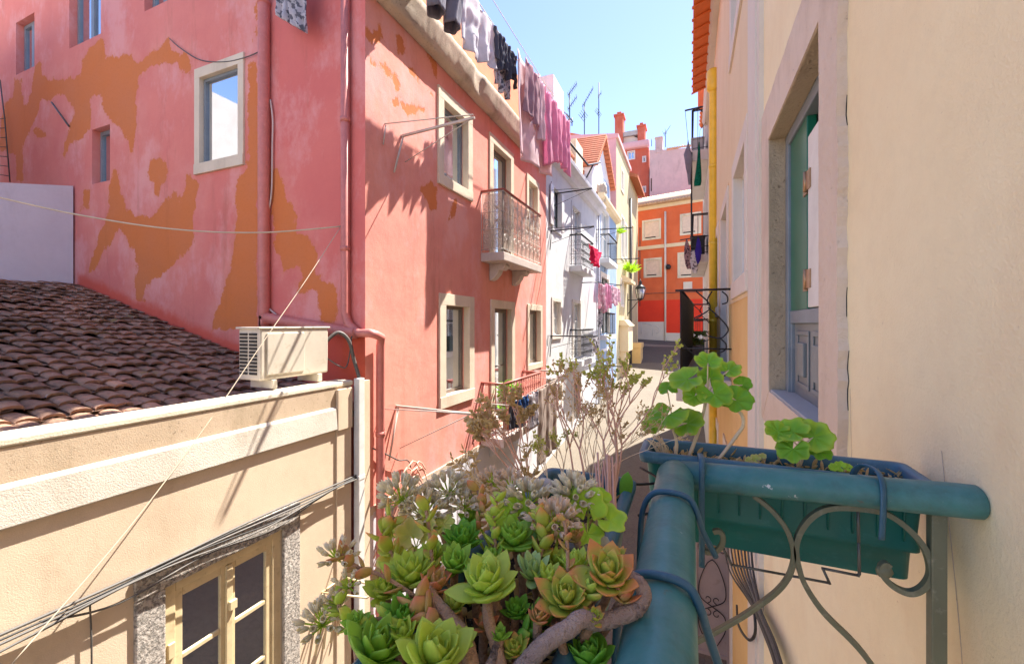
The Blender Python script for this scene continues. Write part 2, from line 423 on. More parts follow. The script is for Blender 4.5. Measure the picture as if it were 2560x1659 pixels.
M['mauve'] = stucco('mauve_old_render', (.55, .45, .45, 1), (.47, .39, .40, 1), (.30, .26, .26, 1), .6, .3)
M['pinkgable'] = stucco('pink_gable_render', (.70, .44, .46, 1), (.62, .38, .40, 1))
M['greyroof'] = stucco('grey_mansard', (.48, .47, .45, 1), (.40, .39, .37, 1), (.25, .25, .24, 1), .4)
M['concrete'] = stucco('balcony_concrete', (.62, .55, .50, 1), (.54, .47, .42, 1), (.3, .26, .22, 1), .5, .25)
M['gwhite'] = paint('white_gloss_paint', (.78, .77, .74, 1), .35, (.5, .45, .38, 1), .3)
M['greyframe'] = paint('grey_blue_frame_paint', (.22, .26, .30, 1), .4, (.4, .42, .44, 1), .25)
M['darkframe'] = paint('dark_green_frame_paint', (.03, .05, .045, 1), .4, (.12, .12, .1, 1), .3)
M['taupe'] = paint('taupe_frame_paint', (.20, .17, .145, 1), .5, (.35, .3, .25, 1), .3)
M['creamwood'] = paint('cream_wood_paint', (.74, .60, .36, 1), .45, (.42, .31, .16, 1), .5)
M['iron'] = paint('black_iron', (.025, .025, .027, 1), .5, (.10, .06, .04, 1), .4, metal=.3)
M['greyiron'] = paint('pale_grey_iron', (.62, .59, .54, 1), .5, (.25, .16, .1, 1), .5, metal=.1)
M['redrail'] = paint('red_rail_paint', (.40, .11, .085, 1), .45, (.5, .3, .25, 1), .3)
M['glass_dark'] = glassy('window_glass_dark', (.10, .095, .09, 1), .10)
M['glass_sky'] = glassy('window_glass_reflecting', (.05, .06, .07, 1), .62)
M['glass_mid'] = glassy('window_glass_mid', (.10, .095, .085, 1), .16)
M['glass_lace'] = glassy('window_glass_over_curtain', (.62, .66, .66, 1), .05)
def teal_mat():
    t = NT('worn_teal_paint')
    n = t.noise(9, 8, .7)
    c = t.mix(t.ramp(n, .3, .7), (.07, .235, .225, 1), (.045, .17, .165, 1))
    c = t.mix(t.math('MULTIPLY', t.ramp(t.noise(40, 4, .6), .4, .8), .35), c, (.16, .27, .29, 1))
    c = t.mix(t.ramp(t.noise(19, 7, .68), .665, .68), c, (.62, .66, .66, 1))
    c = t.mix(t.math('MULTIPLY', t.ramp(t.noise(6, 8, .75), .52, .68), .7), c, (.045, .10, .095, 1))
    c = t.mix(t.math('MULTIPLY', t.ramp(t.noise(26, 8, .8), .62, .66), .5), c, (.16, .10, .06, 1))
    t.b.inputs['Specular IOR Level'].default_value = .35
    t.color(c); t.rough(t.ramp(n, -.2, 1.6)); t.bump(t.noise(60, 5, .6), .18, .003); return t.m
M['teal'] = teal_mat()
M['teal_plastic'] = paint('teal_plastic', (.006, .15, .13, 1), .38, (.05, .25, .24, 1), .35, 26, bump=.06)
M['blue_plastic'] = paint('blue_plastic_rim', (.05, .15, .22, 1), .42, (.12, .25, .32, 1), .4, 22)
M['olive_iron'] = paint('olive_wrought_iron', (.165, .175, .115, 1), .45, (.34, .34, .27, 1), .4, 40)
M['blue_wire'] = paint('blue_coated_wire', (.035, .12, .19, 1), .4, (.2, .3, .36, 1), .2, 40)
M['steelwire'] = paint('dull_steel_wire', (.16, .16, .15, 1), .45, metal=.4)
M['dark'] = paint('dark_interior', (.03, .027, .025, 1), .9)
# ================================================================ SETTING
def ground_z(Y):
    K = [(-400, -5.0), (-8, -4.9), (0, -4.7), (8, -4.25), (15, -3.72), (20, -3.45), (25, -3.15), (30, -2.6), (34, -1.65), (38, -1.0), (46, .6), (60, 2.5), (400, 3.0)]
    for (a, b), (c, d) in zip(K, K[1:]):
        if Y <= c: return b+(d-b)*(Y-a)/(c-a)
    return K[-1][1]
def ground_mat(name, a, b, sc):
    t = NT(name)
    c = t.mix(t.ramp(t.noise(.5, 8, .65), .35, .7), a, b)
    c = t.mix(t.math('MULTIPLY', t.ramp(t.noise(5, 8, .75), .52, .7), .45), c, scl(b, .6))
    v = t.voro(sc, 'DISTANCE_TO_EDGE')
    c = t.mix(t.math('MULTIPLY', t.ramp(v, .06, .0), .35), c, scl(b, .45))
    c = t.mix(t.math('MULTIPLY', t.ramp(t.noise(60, 3, .6), .6, .7), .4), c, scl(b, .5))
    t.color(c); t.rough(.9); t.bump(t.math('ADD', t.ramp(v, 0, .1), t.noise(40, 4, .6)), .35, .01); return t.m
M['street'] = ground_mat('pale_street_paving', (.185, .155, .115, 1), (.15, .125, .095, 1), 9)
M['ground'] = ground_mat('earth_ground', (.30, .26, .2, 1), (.24, .2, .16, 1), 3)
M['asphalt'] = ground_mat('worn_asphalt', (.13, .115, .10, 1), (.10, .09, .08, 1), 14)
YS = [-400, -60, -8, -4, 0, 4, 8, 11.5, 15, 20, 25, 27.5, 30, 32, 34, 36, 38, 42, 46, 60, 120, 400]
def strip(name, mat, xs, ys, lift, label):
    m = MB()
    vs = [(x, y, ground_z(y)+lift) for y in ys for x in xs]; n = len(xs)
    m.add(vs, [(j*n+i, j*n+i+1, (j+1)*n+i+1, (j+1)*n+i) for j in range(len(ys)-1) for i in range(n-1)], True)
    o = m.build(name, mat); return tag(o, label, 'ground', kind='structure')
strip('ground', M['ground'], [-400, -60, -20, -4, 1, 20, 60, 400], YS, -.02, 'bare earth ground under the houses of the hillside')
strip('street', M['street'], [-3.9, -2.6, -1.2, .6], [y for y in YS if -60 <= y <= 30], 0, 'pale paved lane climbing between the house rows')
m = MB()
rp = [(-3.9, 30), (.6, 30), (1.2, 31.5), (4.5, 34.4), (-16, 39.6), (-16, 36.2), (-4.2, 33.2)]
rp = [(-16, 36.4), (-9, 34.6), (-4.4, 33.2), (-3.9, 30), (-1.2, 30), (.6, 30), (1.5, 32.5), (5, 34.6), (-2, 36.4), (-9, 38.2), (-16, 40)]
ctr = (-2, 33.5)
m.add([(ctr[0], ctr[1], ground_z(ctr[1])+.004)]+[(x, y, ground_z(y)+.004) for x, y in rp], [(0, i+1, (i+1) % len(rp)+1) for i in range(len(rp))])
tag(m.build('road', M['asphalt'], fixn=True), 'dark asphalt cross road in the shade below the orange house', 'road', kind='structure')

# ================================================================ RED CORNER HOUSE
XL = -3.8; YC = 4.24
FS = Face((XL, 0, 0), (0, 1, 0), (1, 0, 0))          # street facade, a = Y
FW = Face((0, YC, 0), (1, 0, 0), (0, -1, 0))         # side wall facing us, a = X
house = thing('corner_house', 'tall salmon red corner house with bare orange plaster patches on its side wall', 'house', (XL, YC, ground_z(4)))
z1 = .4034
def side(pts, oy=0): return [FW.hit(*p) for p in zz(z1, 0, oy, pts)]
patches = [side(p) if isinstance(p, list) else [] for p in [
 [(0,860),(20,660),(80,600),(90,490),(130,500),(140,640),(165,655),(195,560),(215,400),(250,380),(260,460),(300,490),(340,490),(420,490),(500,470),(510,370),(560,290),(620,240),(650,250),(650,350),(700,355),(770,330),(800,340),(850,390),(900,350),(1000,290),(1045,240),(1060,300),(1150,350),(1195,400),(1190,460),(1120,430),(1090,390),(1000,400),(920,420),(870,460),(850,560),(835,640),(850,700),(845,800),(830,900),(815,960),(790,880),(760,800),(700,760),(640,680),(630,590),(580,580),(555,620),(565,720),(560,800),(500,860),(430,900),(400,980),(385,960),(410,880),(440,760),(470,700),(440,640),(400,590),(340,600),(300,640),(250,620),(240,690),(220,750),(180,830),(140,900),(145,1120),(105,1120),(100,960),(0,930)],
 [(940,970),(990,975),(1030,1000),(1045,1080),(1030,1130),(990,1150),(985,1230),(960,1200),(955,1140),(920,1110),(925,1020)],
 [(200,800),(260,800),(290,850),(230,860)],
 [(520,1180),(560,1170),(560,1290),(500,1300)],
 [(700,1050),(730,1060),(750,1200),(790,1300),(850,1330),(930,1340),(1020,1250),(1080,1190),(1130,1240),(1150,1090),(1240,1110),(1210,1230),(1200,1350),(1200,1488),(1180,1548),(1130,1588),(1050,1658),(980,1718),(900,1788),(890,1828),(900,1868),(840,1858),(835,1738),(850,1658),(830,1548),(790,1488),(740,1420),(700,1480),(640,1568),(600,1678),(550,1688),(560,1628),(610,1488),(630,1430),(670,1300),(680,1150)],
 [(1540,400),(1600,370),(1605,1488),(1590,1968),(1620,1988),(1560,2048),(1400,2028),(1310,2048),(1340,1948),(1380,1818),(1430,1658),(1455,1488),(1470,1100),(1535,1040)],
 [(1650,1030),(1730,1040),(1760,1140),(1790,1260),(1840,1320),(1850,1430),(1930,1488),(1960,1588),(1975,1688),(2040,1758),(2080,1788),(2090,1888),(2080,2008),(1980,1988),(1970,1888),(1950,1788),(1870,1798),(1820,1838),(1870,1758),(1870,1648),(1800,1678),(1760,1678),(1740,1588),(1700,1508),(1690,1440),(1685,1250)],
 [(1560,0),(1600,0),(1610,180),(1570,250),(1590,120)],
 [(2130,2080),(2280,2080),(2285,2480),(2240,2560),(2180,2380),(2130,2300)],
]]
primer = [side([(480,200),(600,250),(840,370),(1000,420),(1300,560),(1500,640),(1900,560),(2280,560),(2290,900),(1900,900),(1510,765),(1100,600),(800,450),(520,330),(480,300)], 600)]
W_big = FW.op(502, 599, 196, 411)
wins_side = [W_big, FW.op(230, 275, 325, 461), FW.op(40, 86, 58, 188),
             (FW.hit(173, 60)[0], FW.hit(252, 60)[0], FW.hit(174, 122)[1], 7.2),
             (FW.hit(361, 20)[0], FW.hit(427, 20)[0], FW.hit(362, 29)[1], 6.4)]
wins_side = [W_big]+[o+(.17,) for o in wins_side[1:]]
ZTOP = 8.6; XS = -5.6
m = MB(); pts = FW.wall(m, -17, XS, -5.2, ZTOP, [o for o in wins_side if o[1] < XS], .09, step=.07)
pts += FW.wall(m, XS, XL, -5.2, 5.93, [o for o in wins_side if o[1] >= XS], .09, step=.07)
n_side = len(pts)
# street facade
zt4 = lambda pts: [FS.hit(*p) for p in zz(.3361, 860, 0, pts)]
zt5 = lambda pts: [FS.hit(*p) for p in zz(.3361, 860, 450, pts)]
fpatch = [zt4([(150,200),(240,260),(270,180),(290,280),(320,310),(250,320),(180,300),(150,260)]), zt4([(390,260),(430,280),(460,360),(480,410),(390,400)]),
 zt4([(600,360),(650,400),(690,500),(685,590),(650,480)]), zt4([(440,480),(520,510),(560,590),(650,700),(690,760),(600,640),(500,560)]),
 zt4([(180,470),(290,480),(370,540),(410,620),(415,800),(370,780),(395,690),(340,560),(250,500)]), zt4([(410,760),(520,780),(600,800),(660,790),(600,820),(480,860)]),
 zt5([(550,60),(640,10),(700,60),(690,180),(650,230),(600,130)]), zt5([(830,130),(850,200),(830,290),(770,300),(800,200)]), zt5([(165,1050),(190,1060),(230,1110),(160,1100)])]
o_w1 = FS.op(1107, 1168, 250, 440)
o_d1 = (FS.hit(1231, 400)[0], FS.hit(1275, 400)[0], 1.40, FS.hit(1231, 358)[1])
o_w3 = FS.op(1320, 1342, 450, 560)
o_w4 = FS.op(1112, 1171, 762, 990)
o_d2 = (FS.hit(1234, 800)[0], FS.hit(1278, 800)[0], -2.2, FS.hit(1234, 769)[1])
o_w6 = FS.op(1322, 1350, 774, 912)
YE = FS.hit(1365, 600)[0]
ops = [o_w1, o_d1, o_w3, o_w4, o_d2, o_w6]
pts2 = FS.wall(m, YC, YE, -2.38, 4.55, ops, .16, step=.07)
k3 = len(m.v)
m.quad((-17, 8, -5), (-17, YC, -5), (-17, YC, ZTOP), (-17, 8, ZTOP)); m.quad((-17, 8, ZTOP), (-17, YC, ZTOP), (XS, YC, ZTOP), (XS, 8, ZTOP)); m.quad((XS, YC, 5.9), (XS, 8, 5.9), (XS, 8, ZTOP), (XS, YC, ZTOP))
m.quad((XL, YE, -5), (-17, YE, -5), (-17, YE, 5.9), (XL, YE, 5.9)); m.quad((-17, YE, 5.9), (-17, 8, 5.9), (XS, 8, 5.9), (XS, YE, 5.9)); m.quad((XS, YE, 5.9), (XS, YC, 5.9), (XL-.2, YC, 5.9), (XL-.2, YE, 5.9)); m.quad((XS, 8, 5.9), (-17, 8, 5.9), (-17, 8, ZTOP), (XS, 8, ZTOP))
P = np.full(len(m.v), -1.0); Q = np.full(len(m.v), -1.0)
R_ = np.zeros(len(m.v)); R_[:n_side] = .75+.35*np.clip((np.array([p_[0] for p_ in pts])+5.95)*6, 0, 1); P[:n_side] = sdf(pts, patches); Q[:n_side] = sdf(pts, primer)
P[n_side:n_side+len(pts2)] = sdf(pts2, fpatch)
m.build('wall', M['salmon'], house, attrs={'patch': P, 'primer': Q, 'rose': R_})
m = MB(); FS.wall(m, YC+.0, YE, -5.2, -2.38, [], .1, step=None); FS.box(m, YC, YE, -2.46, -2.38, 0, .02)
m.build('plinth', M['white2'], house)
m = MB()
for i in range(60):                                  # ragged render edge over the plinth
    y = YC+(YE-YC)*i/60.; h = .05+.09*abs(mnoise.noise((y*2.3, 1, 0)))
    FS.box(m, y, y+(YE-YC)/60.+.001, -2.38-h, -2.36, 0, .022+.006*random.random())
m.build('ragged_render_edge', M['cornice'], house)
# storey above the cornice, and the cornice
m = MB(); FS.wall(m, YC+.02, YE, 4.62, 5.95, [], .1, step=None); FS.shell(m, YC+.02, YE, 4.55, 5.95, .3)
m.build('attic_wall', M['orange_wall'], house)
m = MB()
N = 260
prof = [(.01, 4.24), (.13, 4.26), (.15, 4.29), (.17, 4.36), (.19, 4.43), (.20, 4.50), (.22, 4.58), (.23, 4.66), (.20, 4.71), (.0, 4.74)]
def cor(u, v):
    i = min(int(round(v*(len(prof)-1))), len(prof)-1); d, z = prof[i]; y = YC-.02+(YE-YC)*u
    q = mnoise.noise((y*2, z*3, 2))*.012+mnoise.noise((y*11, z*9, 4))*.006
    bite = max(0, mnoise.noise((y*1.7, 5, z*1.2))-.3)*.10
    return FS.P(y, z+q*.5, max(.005, d+q-bite))
m.grid(cor, N, len(prof)-1, True)
FS.box(m, YC-.02, YC, 4.22, 4.6, .0, .2)
m.build('cornice', M['cornice'], house)
# side windows
w = window(FW, house, W_big, M['stone'], M['greyframe'], M['glass_sky'], .12, .09, 0, 0, wt=.15, wb=.16, label='large stone framed window mirroring a white house')
for o in wins_side[1:]:
    window(FW, house, o[:4], None, M['greyframe'], M['glass_sky'] if o[3] > 6 else M['glass_mid'], depth=.17, mull=1 if o[3] > 6 else 0, fw=.07)
# street windows
window(FS, house, o_w1, M['stone'], M['greyframe'], M['glass_lace'], .17, .16, 0, 0, fw=.07, label='upper stone framed window with pale curtain')
window(FS, house, o_d1, M['stone'], M['taupe'], M['glass_lace'], .17, .16, 0, 1, name='balcony_door', wb=0, fw=.08)
window(FS, house, o_w3, M['stone'], M['gwhite'], M['glass_mid'], .14, .16, 1, 0)
window(FS, house, o_w4, M['stone'], M['taupe'], M['glass_dark'], .19, .17, 0, 0, fw=.06, label='lower stone framed window with dark glass')
window(FS, house, o_d2, M['stone'], M['taupe'], M['glass_dark'], .17, .17, 0, 1, name='balcony_door', wb=0, fw=.09)
window(FS, house, o_w6, M['stone'], M['taupe'], M['glass_mid'], .14, .16, 0, 0, fw=.1)
# balconies
def balcony(face, parent, a0, a1, zf, dep, M_slab, M_iron, rail_h, thick=.17, corbels=(), M_rail=None, kind='scroll', label=None, backing=None, pitch=.14):
    m = MB(); face.box(m, a0, a1, zf-thick, zf, .0, dep); b = m.build('balcony', M_slab, parent, bevel=.015)
    if label: b['label'] = label
    for c in corbels:
        m = MB(); prof = [(0, -.0), (dep*.72, 0), (dep*.74, -.05), (dep*.6, -.13), (dep*.45, -.12), (dep*.38, -.2), (dep*.2, -.3), (.0, -.34)]
        m.prism([face.P(c-.11, zf-thick+z, d) for d, z in prof], face.A*.22); m.build('corbel', M_slab, b, bevel=.012, fixn=True)
    m = MB(); q = lambda a, d: face.P(a, 0, d)[:2]; e = dep-.03
    iron_panel(m, q(a0+.03, .0), q(a0+.03, e), zf, zf+rail_h, kind=kind, pitch=pitch)
    iron_panel(m, q(a0+.03, e), q(a1-.03, e), zf, zf+rail_h, kind=kind, pitch=pitch)
    iron_panel(m, q(a1-.03, e), q(a1-.03, .0), zf, zf+rail_h, kind=kind, pitch=pitch)
    m.build('railing', M_iron, b)
    m = MB(); h = zf+rail_h+.015
    path = [face.P(a0+.03, h, -.01), face.P(a0+.03, h, e), face.P(a1-.03, h, e), face.P(a1-.03, h, -.01)]
    for p, r in zip(path, path[1:]):
        m.tube([p, r], .028, 8, flat=(1.2, .7))
    m.build('handrail', M_rail or M_iron, b)
    if backing:
        m = MB(); face.box(m, a0+.045, a0+.053, zf+.08, zf+rail_h-.05, .03, e-.03); face.box(m, a0+.06, a0+(a1-a0)*.97, zf+.08, zf+rail_h-.06, e-.022, e-.016)
        m.build('screen_sheet', backing, b)
    return b
M['screen'] = cloth_mat('greyed_plastic_screen', (.66, .59, .52, 1), (.55, .49, .43, 1), trans=.4, alpha=.5)
balcony(FS, house, 7.46, 9.73, 1.40, .50, M['concrete'], M['greyiron'], 1.2, corbels=(7.95, 9.15), M_rail=M['redrail'], backing=M['screen'], pitch=.25, label='upper stone balcony with pale scroll railing and two corbels')
balcony(FS, house, 7.46, 9.73, -2.22, .50, M['concrete'], M['redrail'], 1.05, corbels=(7.95, 9.15), M_rail=M['redrail'], label='lower balcony with red handrail')
# drainpipes
def pipe(parent, name, path, r, mat, collars=True, step=1.6):
    m = MB(); m.tube(path, r, 12); P_ = [Vector(p) for p in path]
    if collars:
        for a, b in zip(P_, P_[1:]):
            L = (b-a).length
            if L > 1.2:
                k = int(L/step)
                for i in range(1, k+1):
                    c = a+(b-a)*(i/(k+.5)); d = (b-a).normalized(); m.tube([c-d*.03, c+d*.03], r*1.14, 12)
    return m.build(name, mat, parent)
pa, _ = FW.hit(660, 400, .07); pb, _ = FW.hit(864, 400, .06); zb = FW.hit(650, 793, .07)[1]
pipe(house, 'drainpipe', spline([(pa, YC-.07, 8.5)]+[(pa, YC-.07, 4), (pa, YC-.07, zb+.10), (pa+.03, YC-.07, zb+.02), (pa+.12, YC-.07, zb-.02), (XL-.3, YC-.07, -.09), (XL-.08, YC-.07, -.11)], 3), .078, M['pinkpipe'])
pipe(house, 'drainpipe', [(pb, YC-.065, 5.9), (pb, YC-.065, .14), (pb+.05, YC-.065, .0), (pb+.22, YC-.065, -.115), (XL+.12, YC-.06, -.11), (XL+.16, YC-.0, -.13), (XL+.12, YC+.16, -.17), (XL+.08, YC+.19, -.28), (XL+.08, YC+.19, -2.0), (XL+.08, YC+.19, -4.6)], .055, M['pinkpipe'])
# cables on the side wall
def cable(name, pts, r, mat, label, cat='cable', n=6, group=None, smooth=True, loc=None):
    m = MB(); m.tube(spline(pts, n) if smooth else pts, r, 6); o = m.build(name, mat, loc=loc or pts[0]); return tag(o, label, cat, group)
M['whitecable'] = paint('white_cable_sheath', (.62, .52, .48, 1), .5)
M['darkcable'] = paint('dark_cable_sheath', (.03, .028, .026, 1), .55, (.1, .09, .08, 1), .3)
M['greycable'] = paint('grey_cable_sheath', (.11, .10, .09, 1), .55, (.3, .26, .2, 1), .4)
def sp(px, py, d=.03): a, z = FW.hit(px, py, d); return FW.P(a, z, d)
cable('wall_cable', [sp(676, 250), sp(682, 300), sp(681, 360), sp(679, 480), sp(668, 545), sp(655, 620), sp(660, 650), sp(669, 690), sp(664, 730), sp(668, 765), sp(705, 797)], .012, M['whitecable'], 'thin white cable dangling beside the thicker drainpipe on the red wall', 'cable')
cable('wall_cable', [sp(424, 97), sp(450, 120), sp(500, 150), sp(560, 155), sp(610, 145), sp(652, 128)], .008, M['greycable'], 'thin dark cable sagging across the top of the stone window frame', 'cable')
m = MB(); m.tube([sp(129, 256, .015), sp(172, 316, .03)], .014, 6); tag(m.build('iron_bar', M['greycable'], loc=sp(129, 256, 0)), 'short rusty iron bar slanting on the orange patched wall', 'bar')
m = MB()                                             # ladder-like wire lattice at the left edge
for k in range(7):
    m.tube([sp(-30, 300+k*22, .05), sp(14+k*1.3, 296+k*24, .05)], .008, 5)
m.tube([sp(0, 200, .05), sp(12, 300, .05), sp(25, 455, .05)], .012, 6); m.tube([sp(-30, 200, .05), sp(-28, 455, .05)], .012, 6)
tag(m.build('iron_ladder', M['greycable'], loc=sp(0, 455, 0)), 'narrow dark iron ladder fixed to the red wall above the white wall', 'ladder')

# ================================================================ CREAM HOUSE (low, with the tiled roof)
cream = thing('low_house', 'low cream house with mossy tiled roof and white band along its parapet', 'house', (XL, 0, ground_z(0)))
o_cw = (2.01, 3.05, -3.55, -2.06)
FC = FS
m = MB(); FC.wall(m, -5, 3.98, -5.3, -1.2, [o_cw], .13, step=None); FC.shell(m, -5, 3.98, -5.3, -1.2, .4)
m.build('wall', M['cream'], cream)
m = MB(); FC.box(m, -5, 4.0, -1.2, -.74, -.22, .0); m.build('parapet', M['parapet'], cream, bevel=.01)
m = MB(); FC.box(m, -5, 4.02, -.74, -.68, -.24, .010); m.build('parapet_cap', M['cap'], cream, bevel=.015)
m = MB()
m.prism([FC.P(-5, -.955, .002), FC.P(-5, -.985, .028), FC.P(-5, -1.22, .036), FC.P(-5, -1.235, .002)], (0, 8.75, 0)); m.build('band', M['band'], cream, bevel=.006, fixn=True)
m = MB(); FC.box(m, 3.75, 3.98, -5.2, -1.24, 0, .02); FC.box(m, 3.752, 3.98, -1.24, -.76, .002, .04); m.build('corner_strip', M['cream'], cream, bevel=.006)
# window with rough surround
cw = None
m = MB(); a0, a1, zz0, zz1 = o_cw
FC.box(m, a0-.2, a0, zz0-.9, zz1, -.02, .025); FC.box(m, a1, a1+.2, zz0-.9, zz1, -.02, .025); FC.box(m, a0-.2, a1+.2, zz1, zz1+.2, -.02, .03)
cw = m.build('window', M['stone_rough'], cream, bevel=.012)
m = MB(); FC.casement(m, o_cw, -.02, .09, .07, 0, 0)
c = (a0+a1)/2
for q0, q1 in ((a0+.09, c-.005), (c+.005, a1-.09)):
    s0, s1 = q0, q1
    FC.box(m, s0, s0+.06, zz0+.09, zz1-.09, -.07, -.035); FC.box(m, s1-.06, s1, zz0+.09, zz1-.09, -.07, -.035)
    FC.box(m, s0+.06, s1-.06, zz1-.16, zz1-.09, -.07, -.035)
    for zc in (zz1-.66, zz1-1.2): FC.box(m, s0+.06, s1-.06, zc-.02, zc+.02, -.065, -.04)
FC.box(m, c-.03, c+.03, zz0+.09, zz1-.1, -.035, -.01)
m.build('frame', M['creamwood'], cw, bevel=.006)
m = MB(); FC.pane(m, o_cw, -.055, .1); m.build('pane', M['glass_mid'], cw)
m = MB(); FC.box(m, c-.015, c+.05, zz1-.50, zz1-.42, -.01, .02); m.build('latch', M['creamwood'], cw, bevel=.004)
m = MB(); FC.box(m, a0+.03, a0+.08, zz1-.60, zz1-.48, -.02, .0); m.build('hinge', M['creamwood'], cw, bevel=.004)
# roof tiles
def tile_mat():
    t = NT('old_clay_tile')
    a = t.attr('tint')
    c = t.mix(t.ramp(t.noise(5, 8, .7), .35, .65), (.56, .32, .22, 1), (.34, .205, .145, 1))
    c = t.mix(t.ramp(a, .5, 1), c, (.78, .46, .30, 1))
    c = t.mix(t.math('MULTIPLY', t.ramp(t.noise(1.1, 9, .75), .44, .64), .75), c, (.15, .115, .09, 1))
    c = t.mix(t.math('MULTIPLY', t.ramp(t.noise(2.0, 8, .7, stretch=(1.3, .6, 1)), .60, .70), .8), c, (.34, .27, .07, 1))
    c = t.mix(t.math('MULTIPLY', t.ramp(t.noise(11, 8, .8), .63, .68), .8), c, (.62, .57, .54, 1))
    t.color(c); t.rough(.95); t.b.inputs['Specular IOR Level'].default_value = .12; t.bump(t.noise(28, 8, .75), 1.0, .03); return t.m
M['tile'] = tile_mat()
def roof_z(x): return -.53+.262*(-6.08-x)
m = MB(); tint = []
RX0, RX1 = -10.78, -4.05; sl = math.hypot(1, .262); rows = 31; pitch_y = .165; e = (RX1-RX0)/rows
random.seed(11)
ny = int((YC+1.6)/pitch_y)
for r in range(rows):
    for k in range(ny):
        yc = YC-.06-(k+.5)*pitch_y; xa = RX0+e*r-.03; xb = RX0+e*(r+1)+.05
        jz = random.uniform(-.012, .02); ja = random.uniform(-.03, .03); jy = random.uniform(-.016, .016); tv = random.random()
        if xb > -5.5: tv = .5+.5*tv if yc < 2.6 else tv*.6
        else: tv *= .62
        for up in (1, -1):                            # cover tile, then the channel beside it
            vs = []; cy = yc+(0 if up > 0 else pitch_y/2)
            for iu, x in ((0, xa), (1, (xa+xb)/2), (2, xb)):
                R = .068 if up > 0 else .062
                R *= (.88+.12*iu/2.)
                for s in range(7):
                    an = math.pi*s/6
                    z = roof_z(x)+(.035+R*.46*math.sin(an)**.8 if up > 0 else .045-R*.35*math.sin(an))+.042*(iu/2)+jz
                    vs.append((x, cy+jy+ja*(iu-1)+R*math.cos(an)*1.08, z+.004*random.random()))
            kk = m.add(vs, [(i*7+s, i*7+s+1, i*7+8+s, i*7+7+s) for i in range(2) for s in range(6)], True)
            if up > 0:                                 # thickness at the lower lip
                base = vs[14:21]; m.add(base+[(x-.012, y, z-.024) for x, y, z in base], [(s, s+1, 8+s, 7+s) for s in range(6)])
                tint += [tv]*35
            else: tint += [tv*.5]*21
kk = m.add([(RX0-.1, -1.8, roof_z(RX0-.1)-.03), (RX1+.2, -1.8, roof_z(RX1+.2)-.03), (RX1+.2, YC-.01, roof_z(RX1+.2)-.03), (RX0-.1, YC-.01, roof_z(RX0-.1)-.03)], [(0, 1, 2, 3)]); tint += [0]*4
m.build('roof', M['tile'], cream, attrs={'tint': tint})
m = MB(); m.box(-10.9, -4.3, -1.9, -1.82, -5.3, -1.0); m.build('end_wall', M['cream'], cream)
# loose tiles at the eave (bottom left)
# white wall at the ridge
m = MB()
ps = [(-10.83, -1.8, -1), (-10.83, YC-.03, -1), (-10.83, YC-.03, 2.63), (-10.83, 3.24, 2.40), (-10.83, 2.62, 2.3), (-10.83, -1.8, 2.2)]
m.prism(ps, (-.3, 0, 0)); tag(m.build('white_wall', M['white2'], loc=(-10.83, YC, -1), fixn=True), 'plain white wall rising behind the mossy tiled roof', 'wall')
# the white house mirrored in the window glass
back = thing('white_house', 'white house mirrored in the glass of the large side window', 'house', (-11.2, 0, -4.9))
FB = Face((-11.2, 0, 0), (0, 1, 0), (1, 0, 0)); ob = (-.3, .55, 3.0, 4.25)
m = MB(); FB.wall(m, -6, 2.55, -5, 5.9, [ob], .15); FB.shell(m, -6, 2.55, -5, 5.9, 4); m.build('wall', M['offwhite'], back)
window(FB, back, ob, M['white'], M['gwhite'], M['glass_mid'], .1, .15, 1, 1)
# air conditioner
ac = thing('air_conditioner', 'weathered off white air conditioning unit standing on the parapet', 'air conditioner', (-3.98, 3.36, -.6))
M['ac'] = paint('aged_white_metal', (.62, .56, .46, 1), .45, (.36, .28, .18, 1), .45, 9)
m = MB(); m.box(-4.28, -3.96, 2.93, 3.80, -.57, -.045); m.build('casing', M['ac'], ac, bevel=.02)
m = MB(); m.box(-3.96, -3.945, 3.0, 3.45, -.52, -.09); m.build('fan_cover', M['ac'], ac, bevel=.012)
m = MB(); m.box(-4.30, -3.95, 2.91, 3.82, -.05, -.028); m.build('lid', M['ac'], ac, bevel=.008)
m = MB()
for r in range(12):
    for cc in range(2): m.box(-4.25+cc*.14, -4.14+cc*.14, 2.921, 2.93, -.51+r*.036, -.488+r*.036)
m.build('vent', M['dark'], ac)
for yy in (3.08, 3.66):
    m = MB(); m.box(-4.27, -3.94, yy-.03, yy+.03, -.66, -.57); m.build('foot', M['ac'], ac, bevel=.006)
cable('pipe_bundle', [(-3.99, 3.8, -.2), (-3.93, 3.92, -.1), (-3.86, 4.02, -.2), (-3.83, 4.08, -.45), (-3.77, 4.10, -.66), (-3.76, 4.1, -.75)], .022, M['greycable'], 'black insulated pipe looping from the air conditioner into the white duct', 'pipe')
cable('cable_loop', [(-3.99, 3.8, -.4), (-3.9, 3.9, -.5), (-3.88, 4.0, -.52), (-3.88, 4.06, -.35), (-3.89, 4.1, -.15)], .008, M['greycable'], 'thin dark cable loop beside the air conditioner', 'cable')
m = MB(); m.box(-3.782, -3.70, 4.02, 4.12, -4.6, -.66); m.box(-3.785, -3.696, 4.015, 4.125, -1.9, -1.84); tag(m.build('cable_duct', M['gwhite'], loc=(-3.78, 4.07, -4.6), bevel=.008), 'white plastic cable duct running down between cream and red walls', 'duct')
m = MB(); m.box(-3.86, -3.72, 4.125, 4.235, -4.9, -.70); tag(m.build('wall_strip', M['cream'], loc=(-3.8, 4.18, -4.9)), 'narrow tan strip of wall behind the white cable duct', 'wall')
